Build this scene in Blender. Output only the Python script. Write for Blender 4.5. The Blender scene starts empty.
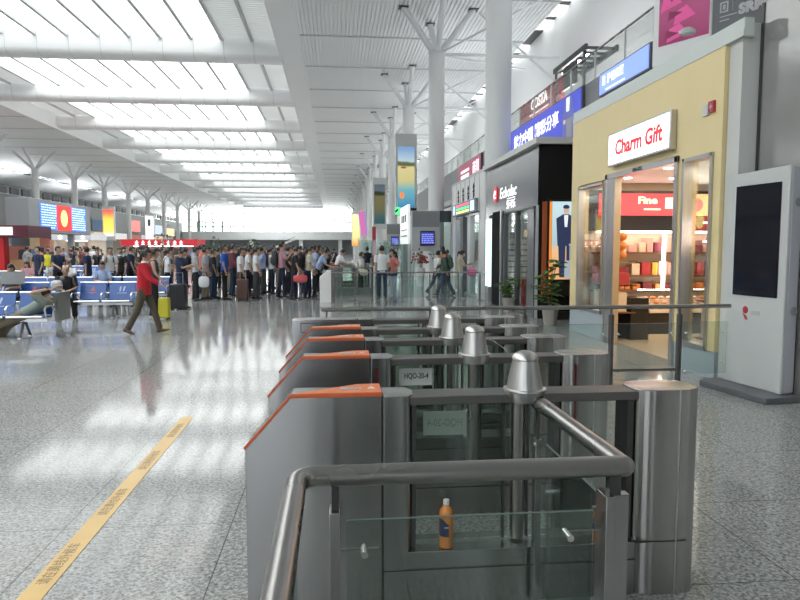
import bpy, bmesh, math, random
from mathutils import Vector, Matrix, Euler
random.seed(7)
S = bpy.context.scene
COL = S.collection
PI = math.pi
R = math.radians
sin, cos = math.sin, math.cos

# ------------------------------------------------------------------ materials
MATS = {}
def mat(name, col, rough=0.5, metal=0.0, emit=None, es=1.0, noise=0.0, nscale=20, bump=0.0, spec=0.5):
    if name in MATS: return MATS[name]
    m = bpy.data.materials.new(name); m.use_nodes = True
    nt = m.node_tree; b = nt.nodes['Principled BSDF']
    b.inputs['Base Color'].default_value = (*col, 1)
    b.inputs['Roughness'].default_value = rough
    b.inputs['Metallic'].default_value = metal
    b.inputs['Specular IOR Level'].default_value = spec
    if emit:
        b.inputs['Emission Color'].default_value = (*emit, 1)
        b.inputs['Emission Strength'].default_value = es
    if noise or bump:
        tc = nt.nodes.new('ShaderNodeTexCoord')
        n = nt.nodes.new('ShaderNodeTexNoise'); n.inputs['Scale'].default_value = nscale
        n.inputs['Detail'].default_value = 4
        nt.links.new(tc.outputs['Object'], n.inputs['Vector'])
        if noise:
            mx = nt.nodes.new('ShaderNodeMix'); mx.data_type = 'RGBA'
            mx.inputs[6].default_value = (*[c*(1-noise) for c in col], 1)
            mx.inputs[7].default_value = (*[min(1, c*(1+noise)) for c in col], 1)
            nt.links.new(n.outputs['Fac'], mx.inputs[0]); nt.links.new(mx.outputs[2], b.inputs['Base Color'])
        if bump:
            bp = nt.nodes.new('ShaderNodeBump'); bp.inputs['Strength'].default_value = bump
            bp.inputs['Distance'].default_value = 0.01
            nt.links.new(n.outputs['Fac'], bp.inputs['Height']); nt.links.new(bp.outputs['Normal'], b.inputs['Normal'])
    MATS[name] = m
    return m

def steel(name, col, rough, axis_scale=(3, 3, 260), bump=0.25, metal=1.0, aniso=0.0):
    m = mat(name, col, rough, metal)
    nt = m.node_tree; b = nt.nodes['Principled BSDF']
    tc = nt.nodes.new('ShaderNodeTexCoord'); mp = nt.nodes.new('ShaderNodeMapping')
    mp.inputs['Scale'].default_value = axis_scale
    n = nt.nodes.new('ShaderNodeTexNoise'); n.inputs['Scale'].default_value = 1.0; n.inputs['Detail'].default_value = 3
    bp = nt.nodes.new('ShaderNodeBump'); bp.inputs['Strength'].default_value = bump; bp.inputs['Distance'].default_value = 0.002
    nt.links.new(tc.outputs['Object'], mp.inputs['Vector']); nt.links.new(mp.outputs['Vector'], n.inputs['Vector'])
    nt.links.new(n.outputs['Fac'], bp.inputs['Height']); nt.links.new(bp.outputs['Normal'], b.inputs['Normal'])
    if aniso:
        tg = nt.nodes.new('ShaderNodeCombineXYZ'); tg.inputs[2].default_value = 1.0
        b.inputs['Anisotropic'].default_value = aniso; b.inputs['Anisotropic Rotation'].default_value = 0.0
        nt.links.new(tg.outputs[0], b.inputs['Tangent'])
    n2 = nt.nodes.new('ShaderNodeTexNoise'); n2.inputs['Scale'].default_value = 2.5
    mr = nt.nodes.new('ShaderNodeMapRange'); mr.inputs['To Min'].default_value = rough*0.8; mr.inputs['To Max'].default_value = rough*1.25
    nt.links.new(tc.outputs['Object'], n2.inputs['Vector'])
    nt.links.new(n2.outputs['Fac'], mr.inputs['Value']); nt.links.new(mr.outputs['Result'], b.inputs['Roughness'])
    return m

def glass(name, tint, refl=0.12, rough=0.02):
    m = bpy.data.materials.new(name); m.use_nodes = True; nt = m.node_tree
    nt.nodes.remove(nt.nodes['Principled BSDF'])
    out = nt.nodes['Material Output']
    t = nt.nodes.new('ShaderNodeBsdfTransparent'); t.inputs[0].default_value = (*tint, 1)
    g = nt.nodes.new('ShaderNodeBsdfGlossy'); g.inputs['Roughness'].default_value = rough
    g.inputs['Color'].default_value = (0.9, 0.95, 0.93, 1)
    fr = nt.nodes.new('ShaderNodeFresnel'); fr.inputs['IOR'].default_value = 1.5
    ml = nt.nodes.new('ShaderNodeMath'); ml.operation = 'MULTIPLY'; ml.inputs[1].default_value = refl/0.04*0.35; ml.use_clamp = True
    nt.links.new(fr.outputs[0], ml.inputs[0])
    mx = nt.nodes.new('ShaderNodeMixShader')
    nt.links.new(ml.outputs[0], mx.inputs[0]); nt.links.new(t.outputs[0], mx.inputs[1]); nt.links.new(g.outputs[0], mx.inputs[2])
    nt.links.new(mx.outputs[0], out.inputs['Surface'])
    MATS[name] = m
    return m

def floor_mat():
    m = mat('granite_tiles', (0.5, 0.5, 0.5), 0.12)
    nt = m.node_tree; b = nt.nodes['Principled BSDF']; L = nt.links.new
    tc = nt.nodes.new('ShaderNodeTexCoord')
    n = nt.nodes.new('ShaderNodeTexNoise'); n.inputs['Scale'].default_value = 48; n.inputs['Detail'].default_value = 5; n.inputs['Roughness'].default_value = 0.7
    v = nt.nodes.new('ShaderNodeTexVoronoi'); v.inputs['Scale'].default_value = 75
    L(tc.outputs['Object'], n.inputs['Vector']); L(tc.outputs['Object'], v.inputs['Vector'])
    r = nt.nodes.new('ShaderNodeValToRGB')
    r.color_ramp.elements[0].position = 0.36; r.color_ramp.elements[0].color = (0.16, 0.165, 0.16, 1)
    r.color_ramp.elements[1].position = 0.60; r.color_ramp.elements[1].color = (0.53, 0.535, 0.52, 1)
    L(n.outputs['Fac'], r.inputs[0])
    r2 = nt.nodes.new('ShaderNodeValToRGB')
    r2.color_ramp.elements[0].position = 0.0; r2.color_ramp.elements[0].color = (0.55, 0.55, 0.55, 1)
    r2.color_ramp.elements[1].position = 0.5; r2.color_ramp.elements[1].color = (1, 1, 1, 1)
    sep = nt.nodes.new('ShaderNodeSeparateColor'); L(v.outputs['Color'], sep.inputs[0]); L(sep.outputs[0], r2.inputs[0])
    mx = nt.nodes.new('ShaderNodeMix'); mx.data_type = 'RGBA'; mx.blend_type = 'MULTIPLY'; mx.inputs[0].default_value = 1
    L(r.outputs[0], mx.inputs[6]); L(r2.outputs[0], mx.inputs[7])
    # one metre slabs with a fine joint and slight tone changes
    mp = nt.nodes.new('ShaderNodeMapping'); mp.inputs['Location'].default_value = (0.65, 0.0, 0)
    br = nt.nodes.new('ShaderNodeTexBrick'); br.offset = 0; br.inputs['Scale'].default_value = 1
    br.inputs['Brick Width'].default_value = 1; br.inputs['Row Height'].default_value = 1; br.inputs['Mortar Size'].default_value = 0.004
    br.inputs['Color1'].default_value = (1, 1, 1, 1); br.inputs['Color2'].default_value = (0.9, 0.91, 0.92, 1); br.inputs['Mortar'].default_value = (0.35, 0.35, 0.36, 1)
    L(tc.outputs['Object'], mp.inputs[0]); L(mp.outputs[0], br.inputs['Vector'])
    m2 = nt.nodes.new('ShaderNodeMix'); m2.data_type = 'RGBA'; m2.blend_type = 'MULTIPLY'; m2.inputs[0].default_value = 1
    L(mx.outputs[2], m2.inputs[6]); L(br.outputs['Color'], m2.inputs[7]); L(m2.outputs[2], b.inputs['Base Color'])
    b.inputs['Specular IOR Level'].default_value = 0.2
    n3 = nt.nodes.new('ShaderNodeTexNoise'); n3.inputs['Scale'].default_value = 0.8
    mr = nt.nodes.new('ShaderNodeMapRange'); mr.inputs['To Min'].default_value = 0.06; mr.inputs['To Max'].default_value = 0.11
    L(tc.outputs['Object'], n3.inputs['Vector']); L(n3.outputs['Fac'], mr.inputs[0]); L(mr.outputs[0], b.inputs['Roughness'])
    return m

def dots_mat(name, base, cols, scale, es=0.0, ratio=(1, 1, 1)):
    """blocky patches of a few colours: printed goods, far displays"""
    m = mat(name, base, 0.5)
    nt = m.node_tree; b = nt.nodes['Principled BSDF']; L = nt.links.new
    tc = nt.nodes.new('ShaderNodeTexCoord'); mp = nt.nodes.new('ShaderNodeMapping'); mp.inputs['Scale'].default_value = ratio
    v = nt.nodes.new('ShaderNodeTexVoronoi'); v.distance = 'CHEBYCHEV'; v.inputs['Scale'].default_value = scale; v.inputs['Randomness'].default_value = 0.7
    L(tc.outputs['Object'], mp.inputs[0]); L(mp.outputs[0], v.inputs['Vector'])
    sp = nt.nodes.new('ShaderNodeSeparateColor'); L(v.outputs['Color'], sp.inputs[0])
    r = nt.nodes.new('ShaderNodeValToRGB'); r.color_ramp.interpolation = 'CONSTANT'
    while len(r.color_ramp.elements) < len(cols): r.color_ramp.elements.new(0.5)
    for i, c in enumerate(cols):
        r.color_ramp.elements[i].position = i/len(cols); r.color_ramp.elements[i].color = (*c, 1)
    L(sp.outputs[0], r.inputs[0]); L(r.outputs[0], b.inputs['Base Color'])
    if es:
        L(r.outputs[0], b.inputs['Emission Color']); b.inputs['Emission Strength'].default_value = es
    return m

def ramp_screen(name, stops, axis, lo, hi, es, wave=0):
    """backlit print: colours run along one axis of the sheet"""
    m = mat(name, (0, 0, 0), 0.3)
    nt = m.node_tree; b = nt.nodes['Principled BSDF']; L = nt.links.new
    tc = nt.nodes.new('ShaderNodeTexCoord'); sp = nt.nodes.new('ShaderNodeSeparateXYZ')
    n = nt.nodes.new('ShaderNodeTexNoise'); n.inputs['Scale'].default_value = 1.3
    L(tc.outputs['Object'], n.inputs['Vector'])
    mr = nt.nodes.new('ShaderNodeMapRange'); mr.inputs['From Min'].default_value = lo; mr.inputs['From Max'].default_value = hi
    L(tc.outputs['Object'], sp.inputs[0])
    ad = nt.nodes.new('ShaderNodeMath'); ad.operation = 'MULTIPLY_ADD'; ad.inputs[1].default_value = wave
    L(n.outputs['Fac'], ad.inputs[0]); L(sp.outputs[axis], ad.inputs[2])
    L(ad.outputs[0], mr.inputs[0])
    r = nt.nodes.new('ShaderNodeValToRGB')
    while len(r.color_ramp.elements) < len(stops): r.color_ramp.elements.new(0.5)
    for i, (p, c) in enumerate(stops):
        r.color_ramp.elements[i].position = p; r.color_ramp.elements[i].color = (*c, 1)
    L(mr.outputs[0], r.inputs[0]); L(r.outputs[0], b.inputs['Emission Color']); b.inputs['Emission Strength'].default_value = es
    return m

def M(name): return MATS[name]
floor_mat()
steel('brushed_steel', (0.46, 0.45, 0.43), 0.24, (1, 1, 200), 0.04, 1.0, 0.95)
steel('gate_steel', (0.42, 0.42, 0.415), 0.22, (1, 1, 200), 0.04, 1.0, 0.95)
steel('steel_tube', (0.36, 0.35, 0.335), 0.27, (40, 40, 40), 0.05)
steel('steel_bar', (0.19, 0.185, 0.175), 0.42, (200, 3, 3), 0.1)
steel('steel_cap', (0.60, 0.59, 0.57), 0.30, (3, 3, 300), 0.03, 1.0, 0.7)
mat('dark_steel', (0.10, 0.10, 0.10), 0.4, 0.8)
mat('chrome', (0.85, 0.85, 0.85), 0.1, 1.0)
mat('seam', (0.02, 0.02, 0.02), 0.8)
mat('orange', (0.78, 0.19, 0.05), 0.3, noise=0.05)
mat('orange_line', (0.66, 0.14, 0.05), 0.35)
glass('gate_glass', (0.83, 0.86, 0.84), 0.10)
glass('rail_glass', (0.88, 0.92, 0.90), 0.10)
glass('clear_glass', (0.93, 0.96, 0.95), 0.12)
glass('green_glass', (0.85, 0.92, 0.905), 0.16)
glass('roof_glass', (0.95, 0.97, 0.98), 0.05)
glass('shop_glass', (0.95, 0.96, 0.95), 0.05)
glass('back_glass', (0.42, 0.44, 0.48), 0.03)
mat('back_wall', (0.16, 0.16, 0.155), 0.6, noise=.05)
mat('glass_edge', (0.10, 0.15, 0.135), 0.35)
mat('white_paint', (0.80, 0.81, 0.81), 0.45, noise=0.03, nscale=0.6)
mat('ceiling_white', (0.80, 0.81, 0.81), 0.55, noise=0.03, nscale=0.5)
mat('ceiling_flute', (0.80, 0.81, 0.81), 0.5, noise=0.03, nscale=0.4)
mat('ceiling_seam', (0.50, 0.51, 0.52), 0.6)
mat('column_paint', (0.78, 0.79, 0.78), 0.4, noise=0.02, nscale=1)
mat('tube_paint', (0.78, 0.80, 0.80), 0.35)
mat('grey_wall', (0.52, 0.53, 0.53), 0.5, noise=0.05, nscale=1)
mat('dark_grey', (0.13, 0.135, 0.145), 0.45, noise=0.06)
mat('mid_grey', (0.27, 0.28, 0.29), 0.45, noise=0.05)
mat('black', (0.012, 0.012, 0.013), 0.35)
mat('black_gloss', (0.02, 0.021, 0.024), 0.12)
mat('black_rough', (0.015, 0.015, 0.015), 0.85, spec=0.15)
mat('fascia_grey', (0.17, 0.175, 0.19), 0.16, noise=0.05, nscale=2)
mat('ledge_grey', (0.62, 0.63, 0.61), 0.4)
mat('yellow_wall', (0.84, 0.69, 0.37), 0.5, noise=0.03, nscale=3)
mat('plinth', (0.40, 0.46, 0.50), 0.35, noise=0.04)
steel('shop_frame', (0.55, 0.54, 0.53), 0.3)
mat('sign_white', (0.9, 0.9, 0.9), 0.4, emit=(1, 0.98, 0.97), es=1.6)
mat('sign_red', (0.7, 0.02, 0.04), 0.4, emit=(0.8, 0.02, 0.04), es=0.5)
mat('letter_white', (0.9, 0.9, 0.9), 0.4, emit=(1, 1, 1), es=1.0)
mat('letter_grey', (0.5, 0.5, 0.5), 0.4)
mat('letter_dark', (0.05, 0.05, 0.06), 0.6)
mat('paper', (0.62, 0.66, 0.64), 0.7, noise=0.03)
m_ = mat('paper_back', (0.75, 0.82, 0.78), 0.8, noise=0.03)
_n = m_.node_tree; _t = _n.nodes.new('ShaderNodeBsdfTranslucent'); _t.inputs[0].default_value = (.8, .86, .82, 1)
_x = _n.nodes.new('ShaderNodeMixShader'); _x.inputs[0].default_value = .5
_n.links.new(_n.nodes['Principled BSDF'].outputs[0], _x.inputs[1]); _n.links.new(_t.outputs[0], _x.inputs[2]); _n.links.new(_x.outputs[0], _n.nodes['Material Output'].inputs[0])
mat('faint_ink', (0.36, 0.43, 0.41), 0.8)
mat('tape_yellow', (0.72, 0.46, 0.13), 0.35, noise=0.08, nscale=8)
mat('tape_ink', (0.20, 0.14, 0.09), 0.6)
mat('kiosk_white', (0.60, 0.62, 0.61), 0.3, noise=0.02)
mat('kiosk_side', (0.45, 0.46, 0.50), 0.35)
mat('kiosk_screen', (0.012, 0.014, 0.02), 0.08)
mat('panel_grey', (0.34, 0.34, 0.33), 0.10, 0.3)
mat('edge_green', (0.62, 0.67, 0.64), 0.35)
mat('seat_blue', (0.035, 0.11, 0.36), 0.35, noise=0.06)
mat('seat_logo', (0.45, 0.55, 0.75), 0.5)
mat('seat_logo_red', (0.5, 0.2, 0.25), 0.5)
mat('alu', (0.72, 0.73, 0.74), 0.3, 0.9)
mat('grey_panel', (0.33, 0.34, 0.33), 0.4, 0.5)
mat('bottle_orange', (0.70, 0.26, 0.06), 0.15, noise=0.1, nscale=25)
mat('bottle_label', (0.02, 0.03, 0.10), 0.35)
mat('bottle_cap', (0.80, 0.80, 0.77), 0.4)
mat('wood', (0.36, 0.20, 0.10), 0.45, noise=0.2)
mat('shop_wall', (0.72, 0.62, 0.50), 0.6)
mat('shop_shelf', (0.20, 0.10, 0.06), 0.5)
mat('shop_floor', (0.52, 0.42, 0.32), 0.25, noise=0.05)
mat('lamp', (1, 1, 1), 0.5, emit=(1, 0.93, 0.82), es=9)
mat('tube_lamp', (1, 1, 1), 0.5, emit=(1, 0.98, 0.95), es=5)
mat('leaf', (0.10, 0.20, 0.05), 0.45, noise=0.3, nscale=30)
mat('leaf_dark', (0.05, 0.11, 0.04), 0.5, noise=0.3, nscale=30)
mat('stem', (0.14, 0.10, 0.05), 0.6)
mat('pot', (0.35, 0.33, 0.30), 0.5)

# ------------------------------------------------------------------ object helpers
def wloc(p):
    v = Vector((0, 0, 0))
    while p is not None:
        v += p.location; p = p.parent
    return v

def props(o, label=None, cat=None, group=None, kind=None):
    if label: o['label'] = label
    if cat: o['category'] = cat
    if group: o['group'] = group
    if kind: o['kind'] = kind
    return o

def thing(name, label, cat, loc=(0, 0, 0), group=None):
    o = bpy.data.objects.new(name, None); o.empty_display_size = 0.1
    COL.objects.link(o); o.location = loc
    return props(o, label, cat, group)

class MB:
    """collects shapes in world coordinates; build() makes ONE mesh object"""
    def __init__(s): s.v = []; s.f = []
    def add(s, vs, fs):
        n = len(s.v); s.v += [tuple(v) for v in vs]; s.f += [tuple(i+n for i in f) for f in fs]; return s
    def box(s, x0, y0, z0, x1, y1, z1):
        if x0 > x1: x0, x1 = x1, x0
        if y0 > y1: y0, y1 = y1, y0
        if z0 > z1: z0, z1 = z1, z0
        return s.add([(x0,y0,z0),(x1,y0,z0),(x1,y1,z0),(x0,y1,z0),(x0,y0,z1),(x1,y0,z1),(x1,y1,z1),(x0,y1,z1)],
                     [(0,3,2,1),(4,5,6,7),(0,1,5,4),(1,2,6,5),(2,3,7,6),(3,0,4,7)])
    def cbox(s, c, d): return s.box(c[0]-d[0]/2, c[1]-d[1]/2, c[2]-d[2]/2, c[0]+d[0]/2, c[1]+d[1]/2, c[2]+d[2]/2)
    def prism(s, poly, axis, a, b):
        """poly: 2D outline in the two other axes (order xyz), extruded along axis"""
        n = len(poly)
        def P(u, w, t):
            return {'x': (t, u, w), 'y': (u, t, w), 'z': (u, w, t)}[axis]
        vs = [P(u, w, a) for u, w in poly] + [P(u, w, b) for u, w in poly]
        fs = [tuple(range(n))[::-1], tuple(range(n, 2*n))] + [(i, (i+1) % n, (i+1) % n+n, i+n) for i in range(n)]
        return s.add(vs, fs)
    def tube(s, pts, r, n=12, cap=True):
        pts = [Vector(p) for p in pts]; m = len(pts)
        rs = r if isinstance(r, (list, tuple)) else [r]*m
        vs = []; up = None
        for i, p in enumerate(pts):
            d = (pts[min(i+1, m-1)]-pts[max(i-1, 0)]).normalized()
            if up is None: up = Vector((0, 0, 1)) if abs(d.z) < 0.9 else Vector((1, 0, 0))
            a = d.cross(up)
            if a.length < 1e-4: a = d.cross(Vector((0, 1, 0)))
            a.normalize(); b = a.cross(d).normalized(); up = b
            k = 1.0
            if 0 < i < m-1:
                c = (pts[i]-pts[i-1]).normalized().dot((pts[i+1]-pts[i]).normalized()); k = 1/max(0.6, math.sqrt((1+c)/2))
            for j in range(n):
                t = 2*PI*j/n; vs.append(p+(a*cos(t)*k+b*sin(t))*rs[i] if True else p)
        fs = [(i*n+j, i*n+(j+1) % n, (i+1)*n+(j+1) % n, (i+1)*n+j) for i in range(m-1) for j in range(n)]
        if cap: fs += [tuple(range(n))[::-1], tuple((m-1)*n+j for j in range(n))]
        return s.add(vs, fs)
    def lathe(s, prof, c=(0, 0, 0), n=24):
        vs = []; m = len(prof)
        for r, z in prof:
            for j in range(n): vs.append((c[0]+r*cos(2*PI*j/n), c[1]+r*sin(2*PI*j/n), c[2]+z))
        fs = [(i*n+j, i*n+(j+1) % n, (i+1)*n+(j+1) % n, (i+1)*n+j) for i in range(m-1) for j in range(n)]
        fs += [tuple(range(n))[::-1], tuple((m-1)*n+j for j in range(n))]
        return s.add(vs, fs)
    def ell(s, c, r, n=14, m=9, fn=None, mtx=None):
        vs = []; fs = []
        for i in range(m+1):
            th = PI*i/m
            for j in range(n):
                ph = 2*PI*j/n
                p = Vector((sin(th)*cos(ph), sin(th)*sin(ph), cos(th)))
                if fn: p = fn(p)
                p = Vector((p.x*r[0], p.y*r[1], p.z*r[2]))
                if mtx: p = mtx @ p
                vs.append(p+Vector(c))
        for i in range(m):
            for j in range(n): fs.append((i*n+j, (i+1)*n+j, (i+1)*n+(j+1) % n, i*n+(j+1) % n))
        return s.add(vs, fs)
    def loft(s, rings, cap=True):
        n = len(rings[0]); m = len(rings); vs = [p for r in rings for p in r]
        fs = [(i*n+j, i*n+(j+1) % n, (i+1)*n+(j+1) % n, (i+1)*n+j) for i in range(m-1) for j in range(n)]
        if cap: fs += [tuple(range(n))[::-1], tuple((m-1)*n+j for j in range(n))]
        return s.add(vs, fs)
    def quad(s, a, b, c, d): return s.add([a, b, c, d], [(0, 1, 2, 3)])
    def mesh(s, name, off=Vector((0, 0, 0)), smooth=True):
        me = bpy.data.meshes.new(name)
        me.from_pydata([(v[0]-off[0], v[1]-off[1], v[2]-off[2]) for v in s.v], [], s.f)
        bm = bmesh.new(); bm.from_mesh(me)
        bmesh.ops.remove_doubles(bm, verts=bm.verts, dist=1e-5)
        bmesh.ops.recalc_face_normals(bm, faces=bm.faces)
        bm.to_mesh(me); bm.free()
        if smooth:
            me.shade_smooth(); me.set_sharp_from_angle(angle=R(38))
        return me
    def build(s, name, m, parent=None, label=None, cat=None, group=None, kind=None, bev=0, smooth=True, origin=None):
        """top-level meshes get their origin at their base centre"""
        if parent is not None: off = wloc(parent)
        elif kind == 'structure': off = Vector((0, 0, 0))
        else:
            xs = [v[0] for v in s.v]; ys = [v[1] for v in s.v]; zs = [v[2] for v in s.v]
            off = Vector(((min(xs)+max(xs))/2, (min(ys)+max(ys))/2, min(zs)))
        me = s.mesh(name, off, smooth)
        me.materials.append(M(m) if isinstance(m, str) else m)
        o = bpy.data.objects.new(name, me); COL.objects.link(o)
        if parent is not None: o.parent = parent
        else: o.location = off
        if bev:
            b = o.modifiers.new('bevel', 'BEVEL'); b.width = bev; b.segments = 2; b.limit_method = 'ANGLE'; b.angle_limit = R(50)
        return props(o, label, cat, group, kind)

def copy_tree(o, parent=None):
    c = o.copy(); COL.objects.link(c); c.parent = parent
    for ch in list(o.children): copy_tree(ch, c)
    return c

ROT_FRONT = Matrix(((1, 0, 0), (0, 0, -1), (0, 1, 0)))      # text that faces -Y
ROT_SIDE = Matrix(((0, 0, -1), (-1, 0, 0), (0, 1, 0)))      # text that faces -X
ROT_EAST = Matrix(((0, 0, 1), (1, 0, 0), (0, 1, 0)))        # text that faces +X
ROT_UP = Matrix(((0, -1, 0), (1, 0, 0), (0, 0, 1)))         # lies on the floor, reads along +Y
def text_part(txt, name, loc, size, rot, m, parent, ext=0.004, width=None, bold=0.0, flip=False, shear=0.0, label=None):
    cu = bpy.data.curves.new(name, 'FONT'); cu.body = txt; cu.size = size; cu.extrude = ext
    cu.align_x = 'CENTER'; cu.align_y = 'CENTER'; cu.offset = bold; cu.resolution_u = 3; cu.shear = shear
    tmp = bpy.data.objects.new('tmp', cu); COL.objects.link(tmp)
    dg = bpy.context.evaluated_depsgraph_get(); dg.update()
    me = bpy.data.meshes.new_from_object(tmp.evaluated_get(dg))
    bpy.data.objects.remove(tmp); bpy.data.curves.remove(cu)
    if width and len(me.vertices):
        xs = [v.co.x for v in me.vertices]; k = width/(max(xs)-min(xs))
        for v in me.vertices: v.co.x *= k
    off = wloc(parent) if parent else Vector((0, 0, 0))
    me.transform((Matrix.Translation(Vector(loc)-off) @ rot.to_4x4()) @ (Matrix.Scale(-1, 4, (1, 0, 0)) if flip else Matrix.Identity(4)))
    me.materials.clear(); me.materials.append(M(m))
    me.name = name
    o = bpy.data.objects.new(name, me); COL.objects.link(o)
    if parent: o.parent = parent
    return props(o, label)

def row_poly(spans, z0, z1):
    top = []
    for a, b in spans: top += [(a, z0+.2*(z1-z0)), (a, z1), (b, z1), (b, z0+.2*(z1-z0))]
    return [(spans[0][0], z0)]+top[:]+[(spans[-1][1], z0)]
def arc(c, r, a0, a1, n, rx=None):
    rx = rx or r
    return [(c[0]+rx*cos(R(a0+(a1-a0)*i/n)), c[1]+r*sin(R(a0+(a1-a0)*i/n))) for i in range(n+1)]
# ------------------------------------------------------------------ the hall
Y0, Y1 = -22.0, 205.0
XL, XR = -56.0, 12.0
MB().box(XL, Y0, -0.3, XR+1, Y1+6, 0).build('floor', 'granite_tiles', kind='structure', smooth=False)
BEAM0, STEP, NB = 44.6, 13.05, 18
beams = [BEAM0+STEP*(k-1) for k in range(-4, 13) if BEAM0+STEP*(k-1) < Y1 and not 26 < BEAM0+STEP*(k-1) < 36]
# flat parts of the ceiling
ceil = MB().box(-3.15, Y0, 14.0, -1.93, Y1, 14.35).build('ceiling', 'ceiling_white', kind='structure', smooth=False)
m = MB()
x = -1.93; prof = []
while x < 11.4:
    prof += [(x, 14.06), (x+0.16, 14.06), (x+0.16, 14.12), (x+0.22, 14.12)]; x += 0.22
prof += [(11.4, 14.4), (-1.93, 14.4)]
m.prism(prof, 'y', Y0, Y1)
m.build('ceiling', 'ceiling_flute', kind='structure', smooth=False)
m = MB()
y = 26.3
while y < Y1:
    m.box(-1.93, y-0.06, 14.02, 11.4, y+0.06, 14.1); y += 6.5
m.build('ceiling_trim', 'ceiling_seam', kind='structure', smooth=False).name = 'trim_1'
MB().box(-40, Y0, 14.0, -28, Y1, 14.35).build('ceiling', 'ceiling_white', kind='structure', smooth=False)
m = MB(); y = 26.3
while y < Y1:
    m.box(-40, y-0.05, 13.96, -28, y+0.05, 14.01); y += 6.5
m.build('trim_2', 'ceiling_seam', kind='structure', smooth=False)
# outer sloping ceiling on the far side with a strip of roof light
m = MB(); m.prism([(-40, 14.0), (-46, 12.9), (-46, 13.2), (-40, 14.35)], 'y', Y0, Y1)
m.prism([(-47, 12.8), (XL, 11.2), (XL, 11.5), (-47, 13.1)], 'y', Y0, Y1)
m.build('ceiling', 'ceiling_white', kind='structure', smooth=False)
def strip_window(n, xa, xb, z, d):
    MB().quad((xa, Y0, z), (xb, Y0, z), (xb, Y1, z), (xa, Y1, z)).build('window_%d' % n, 'roof_glass', kind='structure', smooth=False)
    m = MB(); y = Y0
    k = 0
    while y < Y1:
        m.box(xa, y, z-0.1, xb, y+(2.2 if k % 4 == 3 else 0.35), z-0.04); y += d; k += 1
    m.build('trim_%d' % (n+2), 'dark_steel', kind='structure', smooth=False)
strip_window(1, -47, -46, 12.95, 3.25)
strip_window(2, 11.4, 12.0, 14.2, 2.2)
# skylight: upstands, beams, glazing
for k, xx in enumerate((-3.3, -28.0)):
    MB().box(xx-0.15, Y0, 13.7 if k else 14.0, xx+0.15, Y1, 15.6).build('trim_%d' % (5+k), 'ceiling_white', kind='structure', smooth=False)
for i, by in enumerate(beams):
    m = MB()
    # a rounded box girder
    prof = [(by-0.95, 15.2), (by-0.97, 14.9), (by-0.95, 14.2), (by-0.86, 14.0), (by-0.68, 13.88), (by-0.3, 13.84), (by+0.35, 13.84), (by+0.5, 13.95), (by+0.5, 15.2)]
    m.prism(prof, 'x', -28.0, -3.3)
    o = m.build('ceiling', 'ceiling_white', kind='structure'); o.name = 'ceiling_beam'
    o.parent = ceil
    sm = MB()
    xx = -26
    while xx < -4: sm.prism([(p[0]+(0.006 if p[0] > by else -0.006), p[1]-0.006) for p in prof], 'x', xx, xx+0.03); xx += 1.9
    s = sm.build('seam', 'ceiling_seam', parent=o, kind='structure', smooth=False)
ys = [Y0]+beams+[Y1]
for i in range(len(ys)-1):
    a, b = ys[i]+0.5, ys[i+1]-0.95
    if b < a: continue
    MB().quad((-28, a, 15.25), (-3.3, a, 15.25), (-3.3, b, 15.25), (-28, b, 15.25)).build('window_%d' % (i+3), 'roof_glass', kind='structure', smooth=False)
    m = MB()
    for k in range(1, 13): m.box(-3.40-k*1.9, a, 14.9, -3.20-k*1.9, b, 15.22)
    m.build('trim_%d' % (i+7), 'grey_wall', kind='structure', smooth=False)
    m = MB()
    for k in (0, 1, 11, 12):
        yy = a+0.1
        while yy < b:
            m.box(-3.44-k*1.9, yy, 15.04, -5.14-k*1.9, yy+0.25, 15.08); yy += 0.31
    m.build('trim_%d' % (i+30), 'white_paint', kind='structure', smooth=False)
    # roof above the closed parts keeps the light out
# walls
MB().box(XR, Y0, 0, XR+0.3, Y1, 14.6).build('wall_right', 'white_paint', kind='structure', smooth=False)
MB().box(XL-0.3, Y0, 0, XL, Y1, 11.6).build('wall_left', 'white_paint', kind='structure', smooth=False)
m = MB()
xs = XL
for i_, (a, b) in enumerate([(-50, -44), (-36, -26), (-22, -13), (-11, -6.5), (-6.0, -1.5), (-0.75, -0.3), (5.0, 6.2)]):
    m.box(xs, Y0-0.3, 0, a, Y0, 14); m.box(a, Y0-0.3, 9, b, Y0, 14); m.box(a, Y0-0.3, 0, b, Y0, 0.4); xs = b
    MB().quad((a, Y0-.15, .4), (b, Y0-.15, .4), (b, Y0-.15, 9), (a, Y0-.15, 9)).build('window_%d' % (50+i_), 'back_glass', kind='structure', smooth=False)
m.box(xs, Y0-0.3, 0, XR, Y0, 14.6); m.box(XL, Y0-0.3, 14, XR, Y0, 15.6)
m.build('wall_back', 'back_wall', kind='structure', smooth=False)
# far end: glazed gable with mullions, deck in front of it
m = MB(); m.box(-56, Y1, 0, 12, Y1+0.4, 3.4); m.box(-56, Y1, 14.0, 12, Y1+0.4, 15.6)
m.build('wall_front', 'mid_grey', kind='structure', smooth=False)
MB().quad((-56, Y1+.2, 3.4), (12, Y1+.2, 3.4), (12, Y1+.2, 14), (-56, Y1+.2, 14)).build('window_40', 'clear_glass', kind='structure', smooth=False)
m = MB()
for k in range(23): m.box(-56+k*3.1, Y1, 3.4, -55.74+k*3.1, Y1+0.2, 14)
for z in (6.2, 8.2, 10.2, 12.2): m.box(-56, Y1, z, 12, Y1+0.15, z+0.22)
m.build('trim_60', 'grey_wall', kind='structure', smooth=False)
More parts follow.
